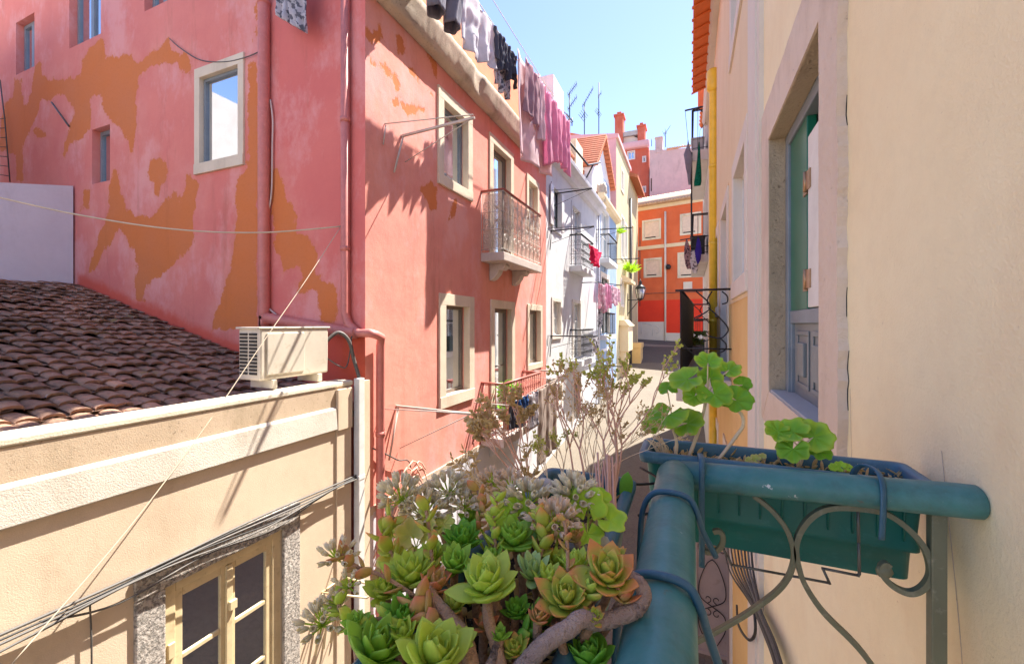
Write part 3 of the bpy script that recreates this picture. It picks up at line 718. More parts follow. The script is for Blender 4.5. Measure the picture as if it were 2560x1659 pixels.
# cable bundle along the cream facade
random.seed(5)
for i in range(5):
    off = random.uniform(-.03, .03); pts_ = []
    for k in range(15):
        y = -1.5+5.55*k/14
        sag = .05*math.sin(k*1.3+i*.8)*(.4+.3*i/5)
        pts_.append((XL+.045+.012*i+.012*math.sin(k+i), y, -1.83-.014*i-off*.5+(sag if i > 2 else sag*.25)))
    cable('facade_cable', pts_, (.011, .007, .009, .006, .008, .006)[i], M['darkcable'] if i % 2 else M['greycable'], 'sagging grey cable in the bundle strung across the cream facade', 'cable', 4, 'cables bundled along the cream facade')
cable('facade_cable', [(XL+.05, 1.3, -1.86), (XL+.06, 1.7, -1.98), (XL+.06, 2.3, -1.93), (XL+.06, 2.9, -2.0), (XL+.05, 3.4, -1.92), (XL+.05, 3.7, -1.88)], .008, M['greycable'], 'loose dark cable looping below the bundle over the rough lintel', 'cable')
cable('facade_cable', [(XL+.03, 1.55, -1.9), (XL+.03, 1.56, -2.3), (XL+.03, 1.55, -3.2)], .006, M['greycable'], 'thin cable hanging straight down left of the cream window', 'cable')
# ropes
M['rope'] = paint('pale_rope', (.62, .52, .38, 1), .8)
A0 = sp(853, 566, .08)
B0 = onY(-60, 480, 2.0); mid = (A0+B0)/2-Vector((0, 0, .22))
cable('clothesline', [A0, A0*.75+B0*.25-Vector((0, 0, .17)), mid, A0*.25+B0*.75-Vector((0, 0, .15)), B0], .009, M['rope'], 'pale washing line sagging across the patched red wall', 'clothesline')
B1 = onX(25, 1664, XL+.22); A1 = A0+Vector((0, -.02, -.02))
cable('clothesline', [A1, A1*.8+B1*.2-Vector((0, 0, .08)), A1*.6+B1*.4-Vector((0, 0, .12)), A1*.4+B1*.6-Vector((0, 0, .17)), A1*.2+B1*.8-Vector((0, 0, .14)), B1], .0042, M['rope'], 'pale rope running down past the air conditioner across the cream facade', 'rope')
# ================================================================ WHITE HOUSE (next to the corner house)
Y1 = FS.hit(1365, 600)[0]; Y2 = FS.hit(1494, 600)[0]; Y3 = FS.hit(1541, 600)[0]; Y4 = FS.hit(1574, 600)[0]; Y5 = FS.hit(1593, 600)[0]
def row_house(name, label, ya, yb, ztop, mat, ops, depth=8, end=True):
    t = thing(name, label, 'house', (XL, ya, ground_z(ya)))
    m = MB(); FS.wall(m, ya, yb, -5, ztop, ops, .15)
    m.quad((XL, ya, -5), (XL, ya, ztop), (XL-depth, ya, ztop), (XL-depth, ya, -5)); m.quad((XL, yb, -5), (XL-depth, yb, -5), (XL-depth, yb, ztop), (XL, yb, ztop))
    m.quad((XL-depth, ya, -5), (XL-depth, ya, ztop), (XL-depth, yb, ztop), (XL-depth, yb, -5))
    m.quad((XL, ya, ztop), (XL, yb, ztop), (XL-depth, yb, ztop), (XL-depth, ya, ztop))
    m.build('wall', mat, t); return t
def dim(f, l, r, t_, b): return f.op(l, r, t_, b)
wo1 = FS.op(1381, 1400, 466, 565); wo2 = (FS.hit(1430, 560)[0], FS.hit(1450, 560)[0], 2.02, FS.hit(1430, 512)[1])
wo3 = FS.op(1381, 1400, 752, 838); wo4 = (FS.hit(1432, 560)[0], FS.hit(1450, 560)[0], -1.2, FS.hit(1432, 756)[1])
wo5 = FS.op(1393, 1403, 965, 1006); wo6 = (FS.hit(1432, 560)[0], FS.hit(1449, 560)[0], -3.5, FS.hit(1432, 962)[1])
white = row_house('town_house', 'narrow white town house with grey cornice and two iron balconies', Y1, Y2, 5.0, M['white'], [wo1, wo2, wo3, wo4, wo5, wo6])
window(FS, white, wo1, M['white'], M['darkframe'], M['glass_mid'], .12, .13, 0, 2)
window(FS, white, wo2, M['white'], M['gwhite'], M['glass_mid'], .12, .13, 1, 2, name='balcony_door', wb=0)
window(FS, white, wo3, M['offwhite'], M['gwhite'], M['glass_dark'], .12, .13, 1, 1)
window(FS, white, wo4, M['offwhite'], M['gwhite'], M['glass_dark'], .12, .13, 1, 2, name='balcony_door', wb=0)
window(FS, white, wo5, M['offwhite'], M['gwhite'], M['glass_dark'], .1, .13, 0, 0)
m = MB(); FS.surround(m, wo6, .14, wb=0); dd = m.build('door', M['offwhite'], white); m = MB(); FS.pane(m, wo6, -.08, 0); m.build('door_leaf', M['taupe'], dd)
# open white sashes of the upper window
for q0, q1 in ((wo1[0]-.32, wo1[0]-.02), (wo1[1]+.02, wo1[1]+.3)):
    m = MB(); FS.box(m, q0, q1, wo1[2], wo1[3], .034, .06); m.build('shutter', M['gwhite'], white, bevel=.005)
m = MB(); prof = [(0, 4.78), (.14, 4.84), (.22, 4.98), (.38, 5.04), (.40, 5.16), (.36, 5.22), (0, 5.22)]
m.prism([FS.P(Y1+.02, z, d) for d, z in prof], (0, Y2-Y1-.05, 0)); m.build('cornice', M['white2'], white, bevel=.01, fixn=True)
m = MB(); pr = [(-.02, 5.20), (-.62, 6.55), (-4, 7.6), (-8, 6.4), (-8, 5.0), (-.4, 5.0)]
m.prism([FS.P(Y1+.03, z, d) for d, z in pr], (0, Y2-Y1-.06, 0)); rf = m.build('roof', M['greyroof'], white, fixn=True)
M['rooftile'] = paint('far_clay_tile', (.52, .17, .085, 1), .8, (.7, .45, .33, 1), .4, 14, bump=.4, spec=.2)
M['tilepale'] = paint('far_pale_tile', (.62, .42, .28, 1), .8, (.75, .6, .45, 1), .4, 9, bump=.4, spec=.2)
m = MB()
y = Y1+2.5
while y < Y2-.2:
    m.tube([FS.P(y, 6.75, -.56), FS.P(y, 6.93, -1.4)], .10, 8); y += .22
m.build('tile_edge', M['rooftile'], rf)
# dormer side wall facing us on the white roof, and the big white chimney block
m = MB(); m.box(-6.0, -4.30, 17.0, 18.2, 5.1, 7.6); m.build('dormer', M['pale_yellow'], white)
m = MB(); m.box(-5.8, -4.02, 13.0, 14.2, 5.1, 8.0); m.box(-5.5, -4.5, 13.0, 14.2, 8.0, 8.12); m.build('chimney', M['white'], white, bevel=.02)
m = MB(); m.box(-4.75, -4.45, 16.4, 16.7, 5.6, 7.1); m.lathe((-4.6, 16.55, 7.1), [(.1, 0), (.1, .25), (.16, .27), (.16, .33), (.02, .36)], 10); m.build('flue', M['greyroof'], white)
BW = dict(thick=.18)
balcony(FS, white, 14.15, 16.15, 2.0, .42, M['white'], M['iron'], 1.05, label='upper balcony with black scrollwork of the white house', thick=.2, pitch=.17)
balcony(FS, white, 14.15, 16.15, -1.25, .42, M['white'], M['iron'], 1.05, label='lower balcony with black scrollwork of the white house', thick=.2, pitch=.17)
m = MB(); FS.box(m, Y1+.05, Y2-.05, -1.62, -1.55, 0, .06); m.build('string_course', M['white2'], white)
m = MB(); m.tube([FS.P(Y2-.12, 5, .08), FS.P(Y2-.12, -3.6, .08)], .05, 8); m.build('drainpipe', M['white2'], white)
# ================================================================ BLUE HOUSE
bo1 = (FS.hit(1504, 600)[0], FS.hit(1520, 600)[0], 3.0, FS.hit(1504, 520)[1]); bo2 = (FS.hit(1503, 600)[0], FS.hit(1521, 600)[0], -.45, FS.hit(1503, 690)[1])
bo3 = (FS.hit(1503, 600)[0], FS.hit(1520, 600)[0], -3.4, FS.hit(1503, 880)[1])
blue = row_house('town_house', 'narrow pale blue town house with gabled dormer and pink washing', Y2, Y3, 5.75, M['blue'], [bo1, bo2, bo3])
window(FS, blue, bo1, M['white'], M['gwhite'], M['glass_mid'], .22, .13, 1, 1, name='balcony_door', wb=0)
window(FS, blue, bo2, M['offwhite'], M['darkframe'], M['glass_dark'], .22, .13, 1, 1, name='balcony_door', wb=0)
m = MB(); FS.surround(m, bo3, .14, wb=0); dd = m.build('door', M['white2'], blue); m = MB(); FS.pane(m, bo3, -.08, 0); m.build('door_leaf', M['blue'], dd)
m = MB(); m.prism([FS.P(Y2+.02, z, d) for d, z in [(0, 5.55), (.2, 5.62), (.3, 5.74), (.3, 5.84), (0, 5.9)]], (0, Y3-Y2-.04, 0)); m.build('cornice', M['pale_yellow'], blue, fixn=True)
m = MB(); m.prism([FS.P(Y2+.02, z, d) for d, z in [(.02, 5.88), (-4, 7.5), (-8, 6), (-8, 5.7)]], (0, Y3-Y2-.04, 0)); m.build('roof', M['rooftile'], blue, fixn=True)
balcony(FS, blue, 19.0, 21.4, 2.95, .50, M['white'], M['iron'], 1.05, thick=.22, kind='bars', label='iron balcony of the pale blue house')
balcony(FS, blue, 19.0, 21.4, -.5, .40, M['white2'], M['iron'], 1.0, thick=.2, kind='bars', label='lower balcony of the pale blue house behind washing')
ga, gb, gc = 18.9, 21.0, 23.6                       # gabled dormer
m = MB(); m.prism([(-4.05, ga, 5.8), (-4.05, gc, 5.8), (-4.05, gc, 7.5), (-4.05, gb, 9.1), (-4.05, ga, 7.2)], (-2.5, 0, 0)); do = m.build('dormer', M['white2'], blue, fixn=True)
m = MB(); m.box(-4.052, -4.03, 21.6, 23.2, 6.0, 7.4); m.build('side_panel', M['blue'], do)
m = MB()
for (p, q) in (((ga-.15, 7.06), (gb, 9.2)), ((gb, 9.2), (gc+.15, 7.35))):
    n = 13
    for i in range(n):
        t_ = (i+.5)/n; y = p[0]+(q[0]-p[0])*t_; z = p[1]+(q[1]-p[1])*t_
        m.tube([(-3.78, y, z+.03), (-6.6, y, z+.10)], .13, 7)
m.build('tile_edge', M['rooftile'], do)
m = MB(); m.blob((-3.72, Y2+.45, 5.95), .34, 3, 3, (.7, .6, 1.4), .5, 2.5); m.build('ornament', M['cornice'], blue)
# ================================================================ TALL CREAM HOUSE and the NARROW HOUSE behind it
co1 = FS.op(1553, 1558, 422, 470); co2 = FS.op(1553, 1559, 540, 640); co3 = FS.op(1552, 1558, 700, 760); co4 = FS.op(1562, 1567, 560, 640)
tall = row_house('tall_house', 'tall lemon cream house with pink gable wall above the blue one', Y3, Y4, 10.4, M['lemon'], [co1, co2, co3, co4])
for o in (co1, co2, co3, co4): window(FS, tall, o, M['offwhite'], M['gwhite'], M['glass_dark'], .15, .13, 0, 1)
m = MB(); m.box(-12, XL-.01, Y3-.06, Y3-.004, 5.5, 10.6); m.build('gable_wall', M['pinkgable'], tall)
m = MB(); m.prism([(XL+.12, Y3-.1, 10.4), (XL+.12, Y3-.1, 10.62), (-8, Y3-.1, 11.2), (-12, Y3-.1, 10.6), (-12, Y3-.1, 10.4)], (0, Y4-Y3+.1, 0)); m.build('roof', M['pinkgable'], tall, fixn=True)
m = MB(); m.tube([FS.P(Y4-.2, 8.5, .1), FS.P(Y4-.2, -3, .1)], .09, 8); m.build('drainpipe', M['greycable'], tall)
m = MB(); m.box(XL, XL+.5, Y3+1.2, Y3+3.2, -1.6, -.1); m.prism([(XL, Y3+1, -.1), (XL+.6, Y3+1, -.1), (XL+.3, Y3+1, .25), (XL, Y3+1, .25)], (0, 2.4, 0)); m.build('porch_hood', M['pale_yellow'], tall, bevel=.02, fixn=True)
m = MB(); m.box(XL, XL+.28, Y3+1.3, Y3+1.7, -4, -1.6); m.box(XL, XL+.28, Y3+2.7, Y3+3.1, -4, -1.6); m.build('porch_post', M['pale_yellow'], tall, bevel=.02)
m = MB(); m.prism([(XL, Y3+2, 2.6), (XL+.55, Y3+2, 2.5), (XL+.55, Y3+2, 2.7), (XL, Y3+2, 3.0)], (0, 2.2, 0)); m.build('door_canopy', M['pale_yellow'], tall, fixn=True)
narrow = row_house('corner_tower_house', 'narrow yellow house end with brown overhanging eave beside the orange house', Y4, Y5, 10.2, M['lemon'], [FS.op(1578, 1583, 560, 660)])
window(FS, narrow, FS.op(1578, 1583, 560, 660), M['pale_yellow'], M['gwhite'], M['glass_dark'], .15, .13, 0, 1)
m = MB(); m.prism([(XL-.2, Y4-.1, 10.15), (XL+.55, Y4-.1, 9.9), (XL+.55, Y4-.1, 10.1), (XL-3, Y4-.1, 11.6), (-11, Y4-.1, 10.2)], (0, Y5-Y4+.3, 0)); m.build('roof', M['rooftile'], narrow, fixn=True)
m = MB(); FS.box(m, Y5-.25, Y5+.03, -3.2, 9.9, -.1, .05); m.build('corner_pilaster', M['pale_yellow'], narrow)
m = MB(); gb_ = ground_z(31); m.box(XL, XL+.75, 29.6, 31.0, gb_-.4, gb_+.75); m.box(XL-.0, XL+.8, 29.55, 31.05, gb_+.75, gb_+1.1)
tag(m.build('wall_block', M['yellow'], loc=(XL, 30, gb_), bevel=.03), 'squat yellow masonry block with white top at the foot of the narrow house', 'block')
# street lamp on its wall bracket
L0 = onX(1566, 742, XL+.0); Lp = onX(1600, 728, -3.0)
LY = Lp.y; bx = XL
lamp = thing('street_lamp', 'black wrought iron wall lantern on a scroll bracket by the yellow house', 'street lamp', (XL, LY, Lp.z-.6))
zc = Lp.z
m = MB(); m.tube([(XL, LY, zc-.55), (-2.95, LY, zc-.55)], .03, 6); m.tube(spline([(XL, LY, zc-1.5), (XL+.25, LY, zc-1.2), (XL+.6, LY, zc-.75), (-2.95, LY, zc-.57)], 5), .025, 6); m.tube([(XL+.02, LY, zc-1.6), (XL+.02, LY, zc-.1)], .03, 6)
m.build('bracket', M['iron'], lamp)
m = MB(); lx = -2.98
m.lathe((lx, LY, zc-.50), [(.05, -.1), (.12, -.04), (.20, 0), (.21, .03)], 6); m.lathe((lx, LY, zc-.5), [(.34, .66), (.36, .70), (.25, .84), (.12, .95), (.10, 1.05), (.13, 1.08), (.04, 1.2), (.02, 1.3)], 6)
for k in range(6):
    a = k*math.pi/3; m.tube([(lx+.2*math.cos(a), LY+.2*math.sin(a), zc-.48), (lx+.34*math.cos(a), LY+.34*math.sin(a), zc+.17)], .018, 5)
m.build('lantern_frame', M['iron'], lamp)
m = MB(); m.lathe((lx, LY, zc-.47), [(.185, 0), (.325, .62)], 6); m.build('lantern_glass', glassy('lantern_glass', (.42, .36, .36, 1), .15), lamp)

# ================================================================ ORANGE-RED HOUSE closing the view
FO = Face((1.7, 35.3, 0), (.975, -.222, 0), (-.222, -.975, 0))
oh = thing('end_house', 'orange red house with scarlet base and closed cream shutters facing us', 'house', FO.P(-3, -1.3, 0))
oops = [FO.op(1610, 1648, 556, 597), FO.op(1705, 1748, 540, 584), FO.op(1614, 1650, 651, 690), FO.op(1699, 1744, 636, 690)]
aL = -13.0; aR = 6.0; aP, _ = FO.hit(1664, 700); zsplit = FO.hit(1650, 750)[1]; zbase = FO.hit(1630, 804)[1]; zbase2 = FO.hit(1700, 832)[1]
zev = FO.hit(1660, 508)[1]
m = MB(); FO.wall(m, aL, aR, zsplit, zev, oops, .1); FO.shell(m, aL, aR, -4, zev, 6); m.build('wall', M['brick'], oh)
m = MB(); FO.box(m, aL, aP, zbase, zsplit, -.3, .02); FO.box(m, aP, aR, zbase2, zsplit, -.3, .02); m.build('scarlet_base', M['brick_lower'], oh)
m = MB(); FO.box(m, aL, aP-.003, -4, zbase, -.3, .05); FO.box(m, aP+.0, aR, -4, zbase2, -.3, .045); m.build('plinth', M['offwhite'], oh)
M['shutter'] = paint('cream_roller_shutter', (.84, .66, .53, 1), .6, (.7, .52, .42, 1), .3)
for o in oops:
    m = MB(); FO.surround(m, o, .15, d1=.04); w = m.build('window', M['cap'], oh)
    m = MB(); FO.box(m, o[0], o[1], o[2], o[3], -.09, -.05)
    for i in range(12): zc_ = o[2]+(o[3]-o[2])*i/12; FO.box(m, o[0], o[1], zc_, zc_+.012, -.05, -.04)
    m.build('shutter', M['shutter'], w)
    m = MB(); FO.box(m, o[0]+.1, o[1]-.3, o[2]+.02, o[2]+.10, -.04, .0); m.build('sill_bar', M['iron'], w)
zb1 = FO.hit(1620, 619)[1]
m = MB(); FO.box(m, aL, aR, zb1-.14, zb1+.14, 0, .07); m.build('string_course', M['pale_yellow'], oh)
m = MB(); FO.box(m, aL, aR, zev-.35, zev, 0, .12); m.build('cornice', M['pale_yellow'], oh)
m = MB(); m.tube([FO.P(aP, zev-.7, .09), FO.P(aP, -1.6, .09)], .08, 8); m.build('drainpipe', M['offwhite'], oh)
a_, _ = FO.hit(1600, 700); m = MB(); m.tube([FO.P(a_, 8.0, .03), FO.P(a_, 1.5, .03)], .03, 5); m.tube([FO.P(aL, 2.55, .03), FO.P(aR, 2.45, .03)], .025, 5); m.build('wall_cable', M['greycable'], oh)
m = MB(); a_, z_ = FO.hit(1720, 714); FO.box(m, a_-.32, a_+.32, z_-.25, z_+.3, .02, .12); m.build('wall_cabinet', M['offwhite'], oh)
m = MB()                                             # tiled eave and roof
N_ = 90
for i in range(N_):
    a = aL+(aR-aL)*(i+.5)/N_; m.tube([FO.P(a, zev+.02, .55), FO.P(a, zev+1.3, -2.2)], .11, 7)
FO.box(m, aL, aR, zev-.06, zev, -.2, .5)
m.quad(FO.P(aL, zev, .45), FO.P(aR, zev, .45), FO.P(aR, zev+1.4, -2.6), FO.P(aL, zev+1.4, -2.6))
m.build('roof', M['tilepale'], oh)
m = MB(); a1_, z1_ = FO.hit(1668, 740); m.blob(FO.P(a1_+.15, z1_+5.2-2.9, .25), .22, 2); m.build('wall_fitting', M['iron'], oh)
# handrail by the road
m = MB()
def og(px, py, d): a, z = FO.hit(px, py, d); return FO.P(a, z, d)
hp = [og(1600, 805, 1.2), og(1632, 813, 1.2), og(1645, 818, 1.2), og(1648, 828, 1.2), og(1640, 833, 1.2)]
m.tube(spline(hp, 4), .035, 6); m.tube([og(1632, 813, 1.2), og(1631, 838, 1.2)], .03, 6); m.tube([og(1604, 806, 1.2), og(1603, 834, 1.2)], .03, 6)
tag(m.build('handrail', M['greyiron'], loc=og(1631, 838, 1.2)), 'bent steel handrail at the foot of the orange house', 'handrail')

# ================================================================ HOUSES BEHIND
def far_block(name, label, mat, X0, X1, Y0, Y1_, z0, z1):
    t = thing(name, label, 'building', ((X0+X1)/2, Y0, z0)); m = MB(); m.box(X0, X1, Y0, Y1_, z0, z1); m.build('wall', mat, t); return t
Yt = 46.0
pxX = lambda px, Y: onY(px, 500, Y).x
pyZ = lambda px, py, Y: onY(px, py, Y).z
ter = thing('terracotta_building', 'terracotta apartment building with two tall chimneys on the hill behind', 'building', (pxX(1590, Yt), Yt, 0))
xr = pxX(1622, Yt); xl = pxX(1535, Yt); zt = pyZ(1600, 372, Yt)
FT = Face((0, Yt, 0), (1, 0, 0), (0, -1, 0))
tops = [FT.op(1571, 1585, 381, 398), FT.op(1608, 1613, 393, 404), FT.op(1608, 1613, 468, 480)]
m = MB(); FT.wall(m, xl-8, xr, -2, zt, tops, .2); FT.shell(m, xl-8, xr, -2, zt, 8); m.build('wall', M['terra'], ter)
window(FT, ter, tops[0], M['white'], M['gwhite'], M['glass_sky'], .12, .15, 1, 0)
for o in tops[1:]: window(FT, ter, o, M['white'], M['gwhite'], M['glass_dark'], .1, .15, 0, 0)
m = MB(); FT.box(m, xl-8, xr+.1, zt, zt+.75, -.3, .5); m.build('parapet', M['pinkgable'], ter, bevel=.2)
def chim(l, r, t_, b, mat=M['terra'], par=ter, dd=1.4, Y=Yt+1):
    x0 = pxX(l, Y); x1 = pxX(r, Y); za = pyZ(l, t_, Y); zb_ = pyZ(l, b, Y)
    m = MB(); m.box(x0, x1, Y, Y+dd, zb_, za); m.box(x0-.12, x1+.12, Y-.1, Y+dd+.1, za, za+.18); m.box(x0+.2, x1-.2, Y+.2, Y+dd-.2, za+.18, za+.5); return m.build('chimney', mat, par)
chim(1537, 1557, 291, 380); chim(1594, 1612, 318, 385)
m = MB(); m.prism([FT.P(pxX(1556, Yt+2), pyZ(1556, 314, Yt), -1.5), FT.P(pxX(1594, Yt), pyZ(1594, 332, Yt), -1.5), FT.P(pxX(1594, Yt), zt, -1.5), FT.P(pxX(1556, Yt), zt, -1.5)], (0, 5, 0)); m.build('penthouse', M['offwhite'], ter, fixn=True)
m = MB(); FT.box(m, pxX(1556, Yt)-.3, pxX(1594, Yt)+.2, pyZ(1575, 322, Yt)-.2, pyZ(1575, 322, Yt)+.3, -7, -1.2); m.build('penthouse_roof', M['greyroof'], ter)
m = MB(); x0 = pxX(1452, Yt); FT.box(m, x0-2, xl+1, 5, pyZ(1500, 320, Yt), -7, -3); m.build('rear_wing', M['terra'], ter)
# mauve old wall
Ym = 44.0
FM = Face((0, Ym, 0), (1, 0, 0), (0, -1, 0))
mv = thing('mauve_building', 'old windowless mauve grey building behind the orange house', 'building', (pxX(1690, Ym), Ym, 0))
m = MB(); zt2 = pyZ(1700, 366, Ym); x0, x1 = pxX(1624, Ym), pxX(1800, Ym)
m.prism([(x0, Ym, -2), (x1, Ym, -2), (x1, Ym, pyZ(1790, 362, Ym)), (pxX(1745, Ym), Ym, pyZ(1745, 368, Ym)), (pxX(1662, Ym), Ym, zt2-.1), (x0, Ym, zt2+.1)], (0, 7, 0)); m.build('wall', M['mauve'], mv, fixn=True)
m = MB(); FM.box(m, pxX(1638, Ym), pxX(1656, Ym), zt2-.3, pyZ(1645, 346, Ym), -1.5, .03); FM.box(m, pxX(1637, Ym), pxX(1657, Ym), pyZ(1645, 346, Ym), pyZ(1645, 343, Ym), -1.6, .1); m.build('chimney', M['mauve'], mv)
m = MB()
for i in range(12):
    a = pxX(1669, Ym)+i*.22; m.tube([FM.P(a, zt2-.1, .1), FM.P(a, zt2+.75-.04*abs(i-6), -2)], .12, 6)
m.build('roof_tiles', M['tilepale'], mv)
m = MB(); FM.box(m, pxX(1627, Ym), pxX(1629.5, Ym), pyZ(1628, 478, Ym), pyZ(1628, 446, Ym), 0, .03); m.build('slit_window', M['dark'], mv)
# pale tall chimney/roof pieces left of them
m = MB(); Y_ = 30.0; m.prism([(pxX(1400, Y_), Y_, 8), (pxX(1480, Y_), Y_, 8), (pxX(1460, Y_), Y_, pyZ(1460, 338, Y_)), (pxX(1405, Y_), Y_, pyZ(1405, 328, Y_))], (0, 4, 0))
tag(m.build('tiled_roof', M['rooftile'], loc=(pxX(1440, Y_), Y_, 8), fixn=True), 'clay red roof ridge showing beyond the pink washing', 'roof')
# antennas
def antenna(px, ytop, ybase, Y, label, arms):
    b = onY(px, ybase, Y); t_ = onY(px, ytop, Y); m = MB(); m.tube([b, t_], .035, 6)
    for (yy, dx, dy, n) in arms:
        c = onY(px, yy, Y); e = onY(px+dx, yy+dy, Y)-c
        m.tube([c-e*.25, c+e], .022, 5); L = e.normalized()
        for i in range(n):
            q = c-e*.2+e*(1.15*i/max(1, n-1)); m.tube([q-Vector((0, .45, 0))-L.cross(Vector((0, 1, 0)))*.12, q+Vector((0, .45, 0))+L.cross(Vector((0, 1, 0)))*.12], .014, 4)
    tag(m.build('antenna', M['iron'], loc=b), label, 'antenna', 'television antennas on the roofs')
antenna(1424, 233, 335, 26, 'tv antenna mast nearest the pink washing, with two slanted arms', [(233, 18, -24, 7), (268, 18, -26, 6), (296, -6, 8, 3)])
antenna(1461, 256, 340, 30, 'middle tv antenna mast with one long slanted arm', [(258, 22, -38, 8), (284, -8, 12, 4)])
antenna(1497, 207, 340, 32, 'tallest straight tv antenna mast, right of the other two', [(240, 6, -8, 3), (280, -4, 6, 3)])
antenna(1664, 328, 368, 43, 'small tv antenna on the mauve building beside its chimney', [(332, 11, -16, 5), (330, -5, 5, 2)])
antenna(1629, 346, 366, 43.5, 'short bare rod on the mauve building corner', [])
m = MB(); c = onX(1395, 262, -4.2); m.tube([c, c+Vector((.1, 1.6, .1))], .02, 5); m.tube([c+Vector((0, .3, -.12)), c+Vector((0, .3, .12))], .02, 5); m.tube([c+Vector((.1, 1.5, -.1)), c+Vector((.1, 1.5, .2))], .02, 5)
m.tube([c+Vector((0, .8, 0)), c+Vector((0, .8, -2.0))], .02, 5); tag(m.build('antenna', M['iron'], loc=c), 'small horizontal aerial rod beside the white chimney', 'antenna', 'television antennas on the roofs')

# ================================================================ RIGHT-HAND SIDE
XR = .46
FR = Face((XR, 0, 0), (0, 1, 0), (-1, 0, 0))
own = thing('peach_house', 'peach rendered house at the right with a stone framed balcony window', 'house', (XR, 2, ground_z(2)))
ow = (1.86, 2.97, -.405, 1.115)
YP = 3.30
m = MB(); FR.wall(m, -6, YP, -5.2, 6.2, [ow], .065); FR.shell(m, -6, YP, -5.2, 6.2, 7); m.build('wall', M['peach'], own)
random.seed(3)
def jag(pts_, k, amp):
    out = []
    for a, b in zip(pts_, pts_[1:]):
        for i in range(k):
            q = a[0]+(b[0]-a[0])*i/k, a[1]+(b[1]-a[1])*i/k
            s_ = mnoise.noise((q[0]*5, q[1]*5, 1))*amp+mnoise.noise((q[0]*19, q[1]*19, 7))*amp*.6
            out.append((q[0]+s_, q[1]+s_*.5))
    out.append(pts_[-1]); return out
a0, a1, b0, b1 = ow; OW = .215
m = MB()
far = [(a1, b0)]+[(a1, b1)]+jag([(a1+.26, b1+.24), (a1+.26, b0-.20)], 40, .02)+[(a1+.24, b0-.21)]
m.prism([FR.P(a, z, -.001) for a, z in far], FR.N*.024)
near = jag([(a0-OW, b0-.12), (a0-OW, b1+.6)], 70, .022)+[(a0, b1+.6)]+jag([(a0, b1), (a0, b0)], 40, .008)+[(a0, b0-.06)]
m.prism([FR.P(a, z, -.002) for a, z in near], FR.N*.03)
lint = [(a0, b1)]+jag([(a0, b1+.26), (a1+.26, b1+.24)], 40, .02)+[(a1, b1)]
m.prism([FR.P(a, z, -.0015) for a, z in lint], FR.N*.026)
sill = [(a0, b0)]+[(a1, b0)]+jag([(a1+.24, b0-.21), (a0, b0-.26)], 40, .012)
m.prism([FR.P(a, z, -.0025) for a, z in sill], FR.N*.023)
wn = m.build('window', M['peachstone'], own, fixn=True); wn['label'] = 'balcony window with eroded stone frame'
m = MB()
for path in ([q for q in far[2:43]], near[:71], lint[1:42]):
    run = []; dd_ = .001 if path[0][0] < 2 and path[0][1] < .5 else .0265
    for i_, q in enumerate(path+[None]):
        if q is not None and mnoise.noise((q[0]*9, q[1]*7, 9)) > .08: run.append(FR.P(q[0]-(.004 if dd_ > .01 else 0), q[1]-(.004 if dd_ > .01 else 0), dd_))
        else:
            if len(run) > 2: m.tube(run, [.0015]+[.0020+.0014*mnoise.noise((k_*.7, 2, i_)) for k_ in range(len(run)-2)]+[.0012], 5)
            run = []
m.build('edge_crack', M['dark'], wn)
m = MB()
FR.box(m, a1-.006, a1+.004, b0, b1, -.065, .018); FR.box(m, a0, a1, b1-.006, b1+.004, -.065, .018); FR.box(m, a0-.004, a0+.006, b0, b1, -.065, .02)
m.build('reveal', M['rawstone'], wn)
m = MB(); FR.box(m, a0, a1, b0-.004, b0+.012, -.3, .012); m.build('sill', M['greyroof'], wn, bevel=.004)
D = -.065
m = MB()
FR.box(m, a1-.075, a1-.006, b0+.012, b1-.006, D-.06, D); FR.box(m, a0+.006, a0+.075, b0+.012, b1-.006, D-.06, D); FR.box(m, a0+.075, a1-.075, b1-.075, b1-.006, D-.06, D)
FR.box(m, a0+.075, a1-.075, .005, .075, D-.075, D-.01); FR.box(m, a1-.085, a1-.075, b0+.012, b1-.075, D-.07, D-.014)
m.build('frame', M['greyframe'], wn, bevel=.004)
M['greenleaf'] = paint('bottle_green_gloss', (.012, .16, .095, 1), .28, (.04, .2, .13, 1), .25, 12)
M['greydoor'] = paint('slate_grey_door_paint', (.20, .225, .235, 1), .4, (.30, .32, .32, 1), .3, 12)
m = MB(); FR.box(m, a1-.45, a1-.085, .075, b1-.075, D-.055, D-.012); m.build('green_sash', M['greenleaf'], wn, bevel=.004)
m = MB(); FR.box(m, a0+.08, a1-.50, .08, b1-.20, D-.05, D-.006); m.build('inner_shutter', M['gwhite'], wn, bevel=.005)
m = MB(); FR.box(m, a0+.08, a1-.50, b1-.20, b1-.08, D-.06, D-.05); FR.box(m, a1-.50, a1-.45, .08, b1-.08, D-.09, D-.07); m.build('dark_gap', M['dark'], wn)
M['brass'] = paint('aged_brass_plate', (.45, .28, .16, 1), .35, (.2, .12, .08, 1), .4, 30, metal=.6)
for zc in (.70, .22):
    m = MB(); FR.box(m, a1-.56, a1-.48, zc-.045, zc+.045, D-.006, D+.0); FR.box(m, a1-.48, a1-.40, zc-.055, zc+.035, D-.012, D-.006)
    m.tube([FR.P(a1-.48, zc-.05, D+.0), FR.P(a1-.48, zc+.05, D+.0)], .009, 8); m.build('hinge', M['brass'], wn)
m = MB(); FR.box(m, a0+.075, a1-.095, b0+.012, .005, D-.06, D-.03)
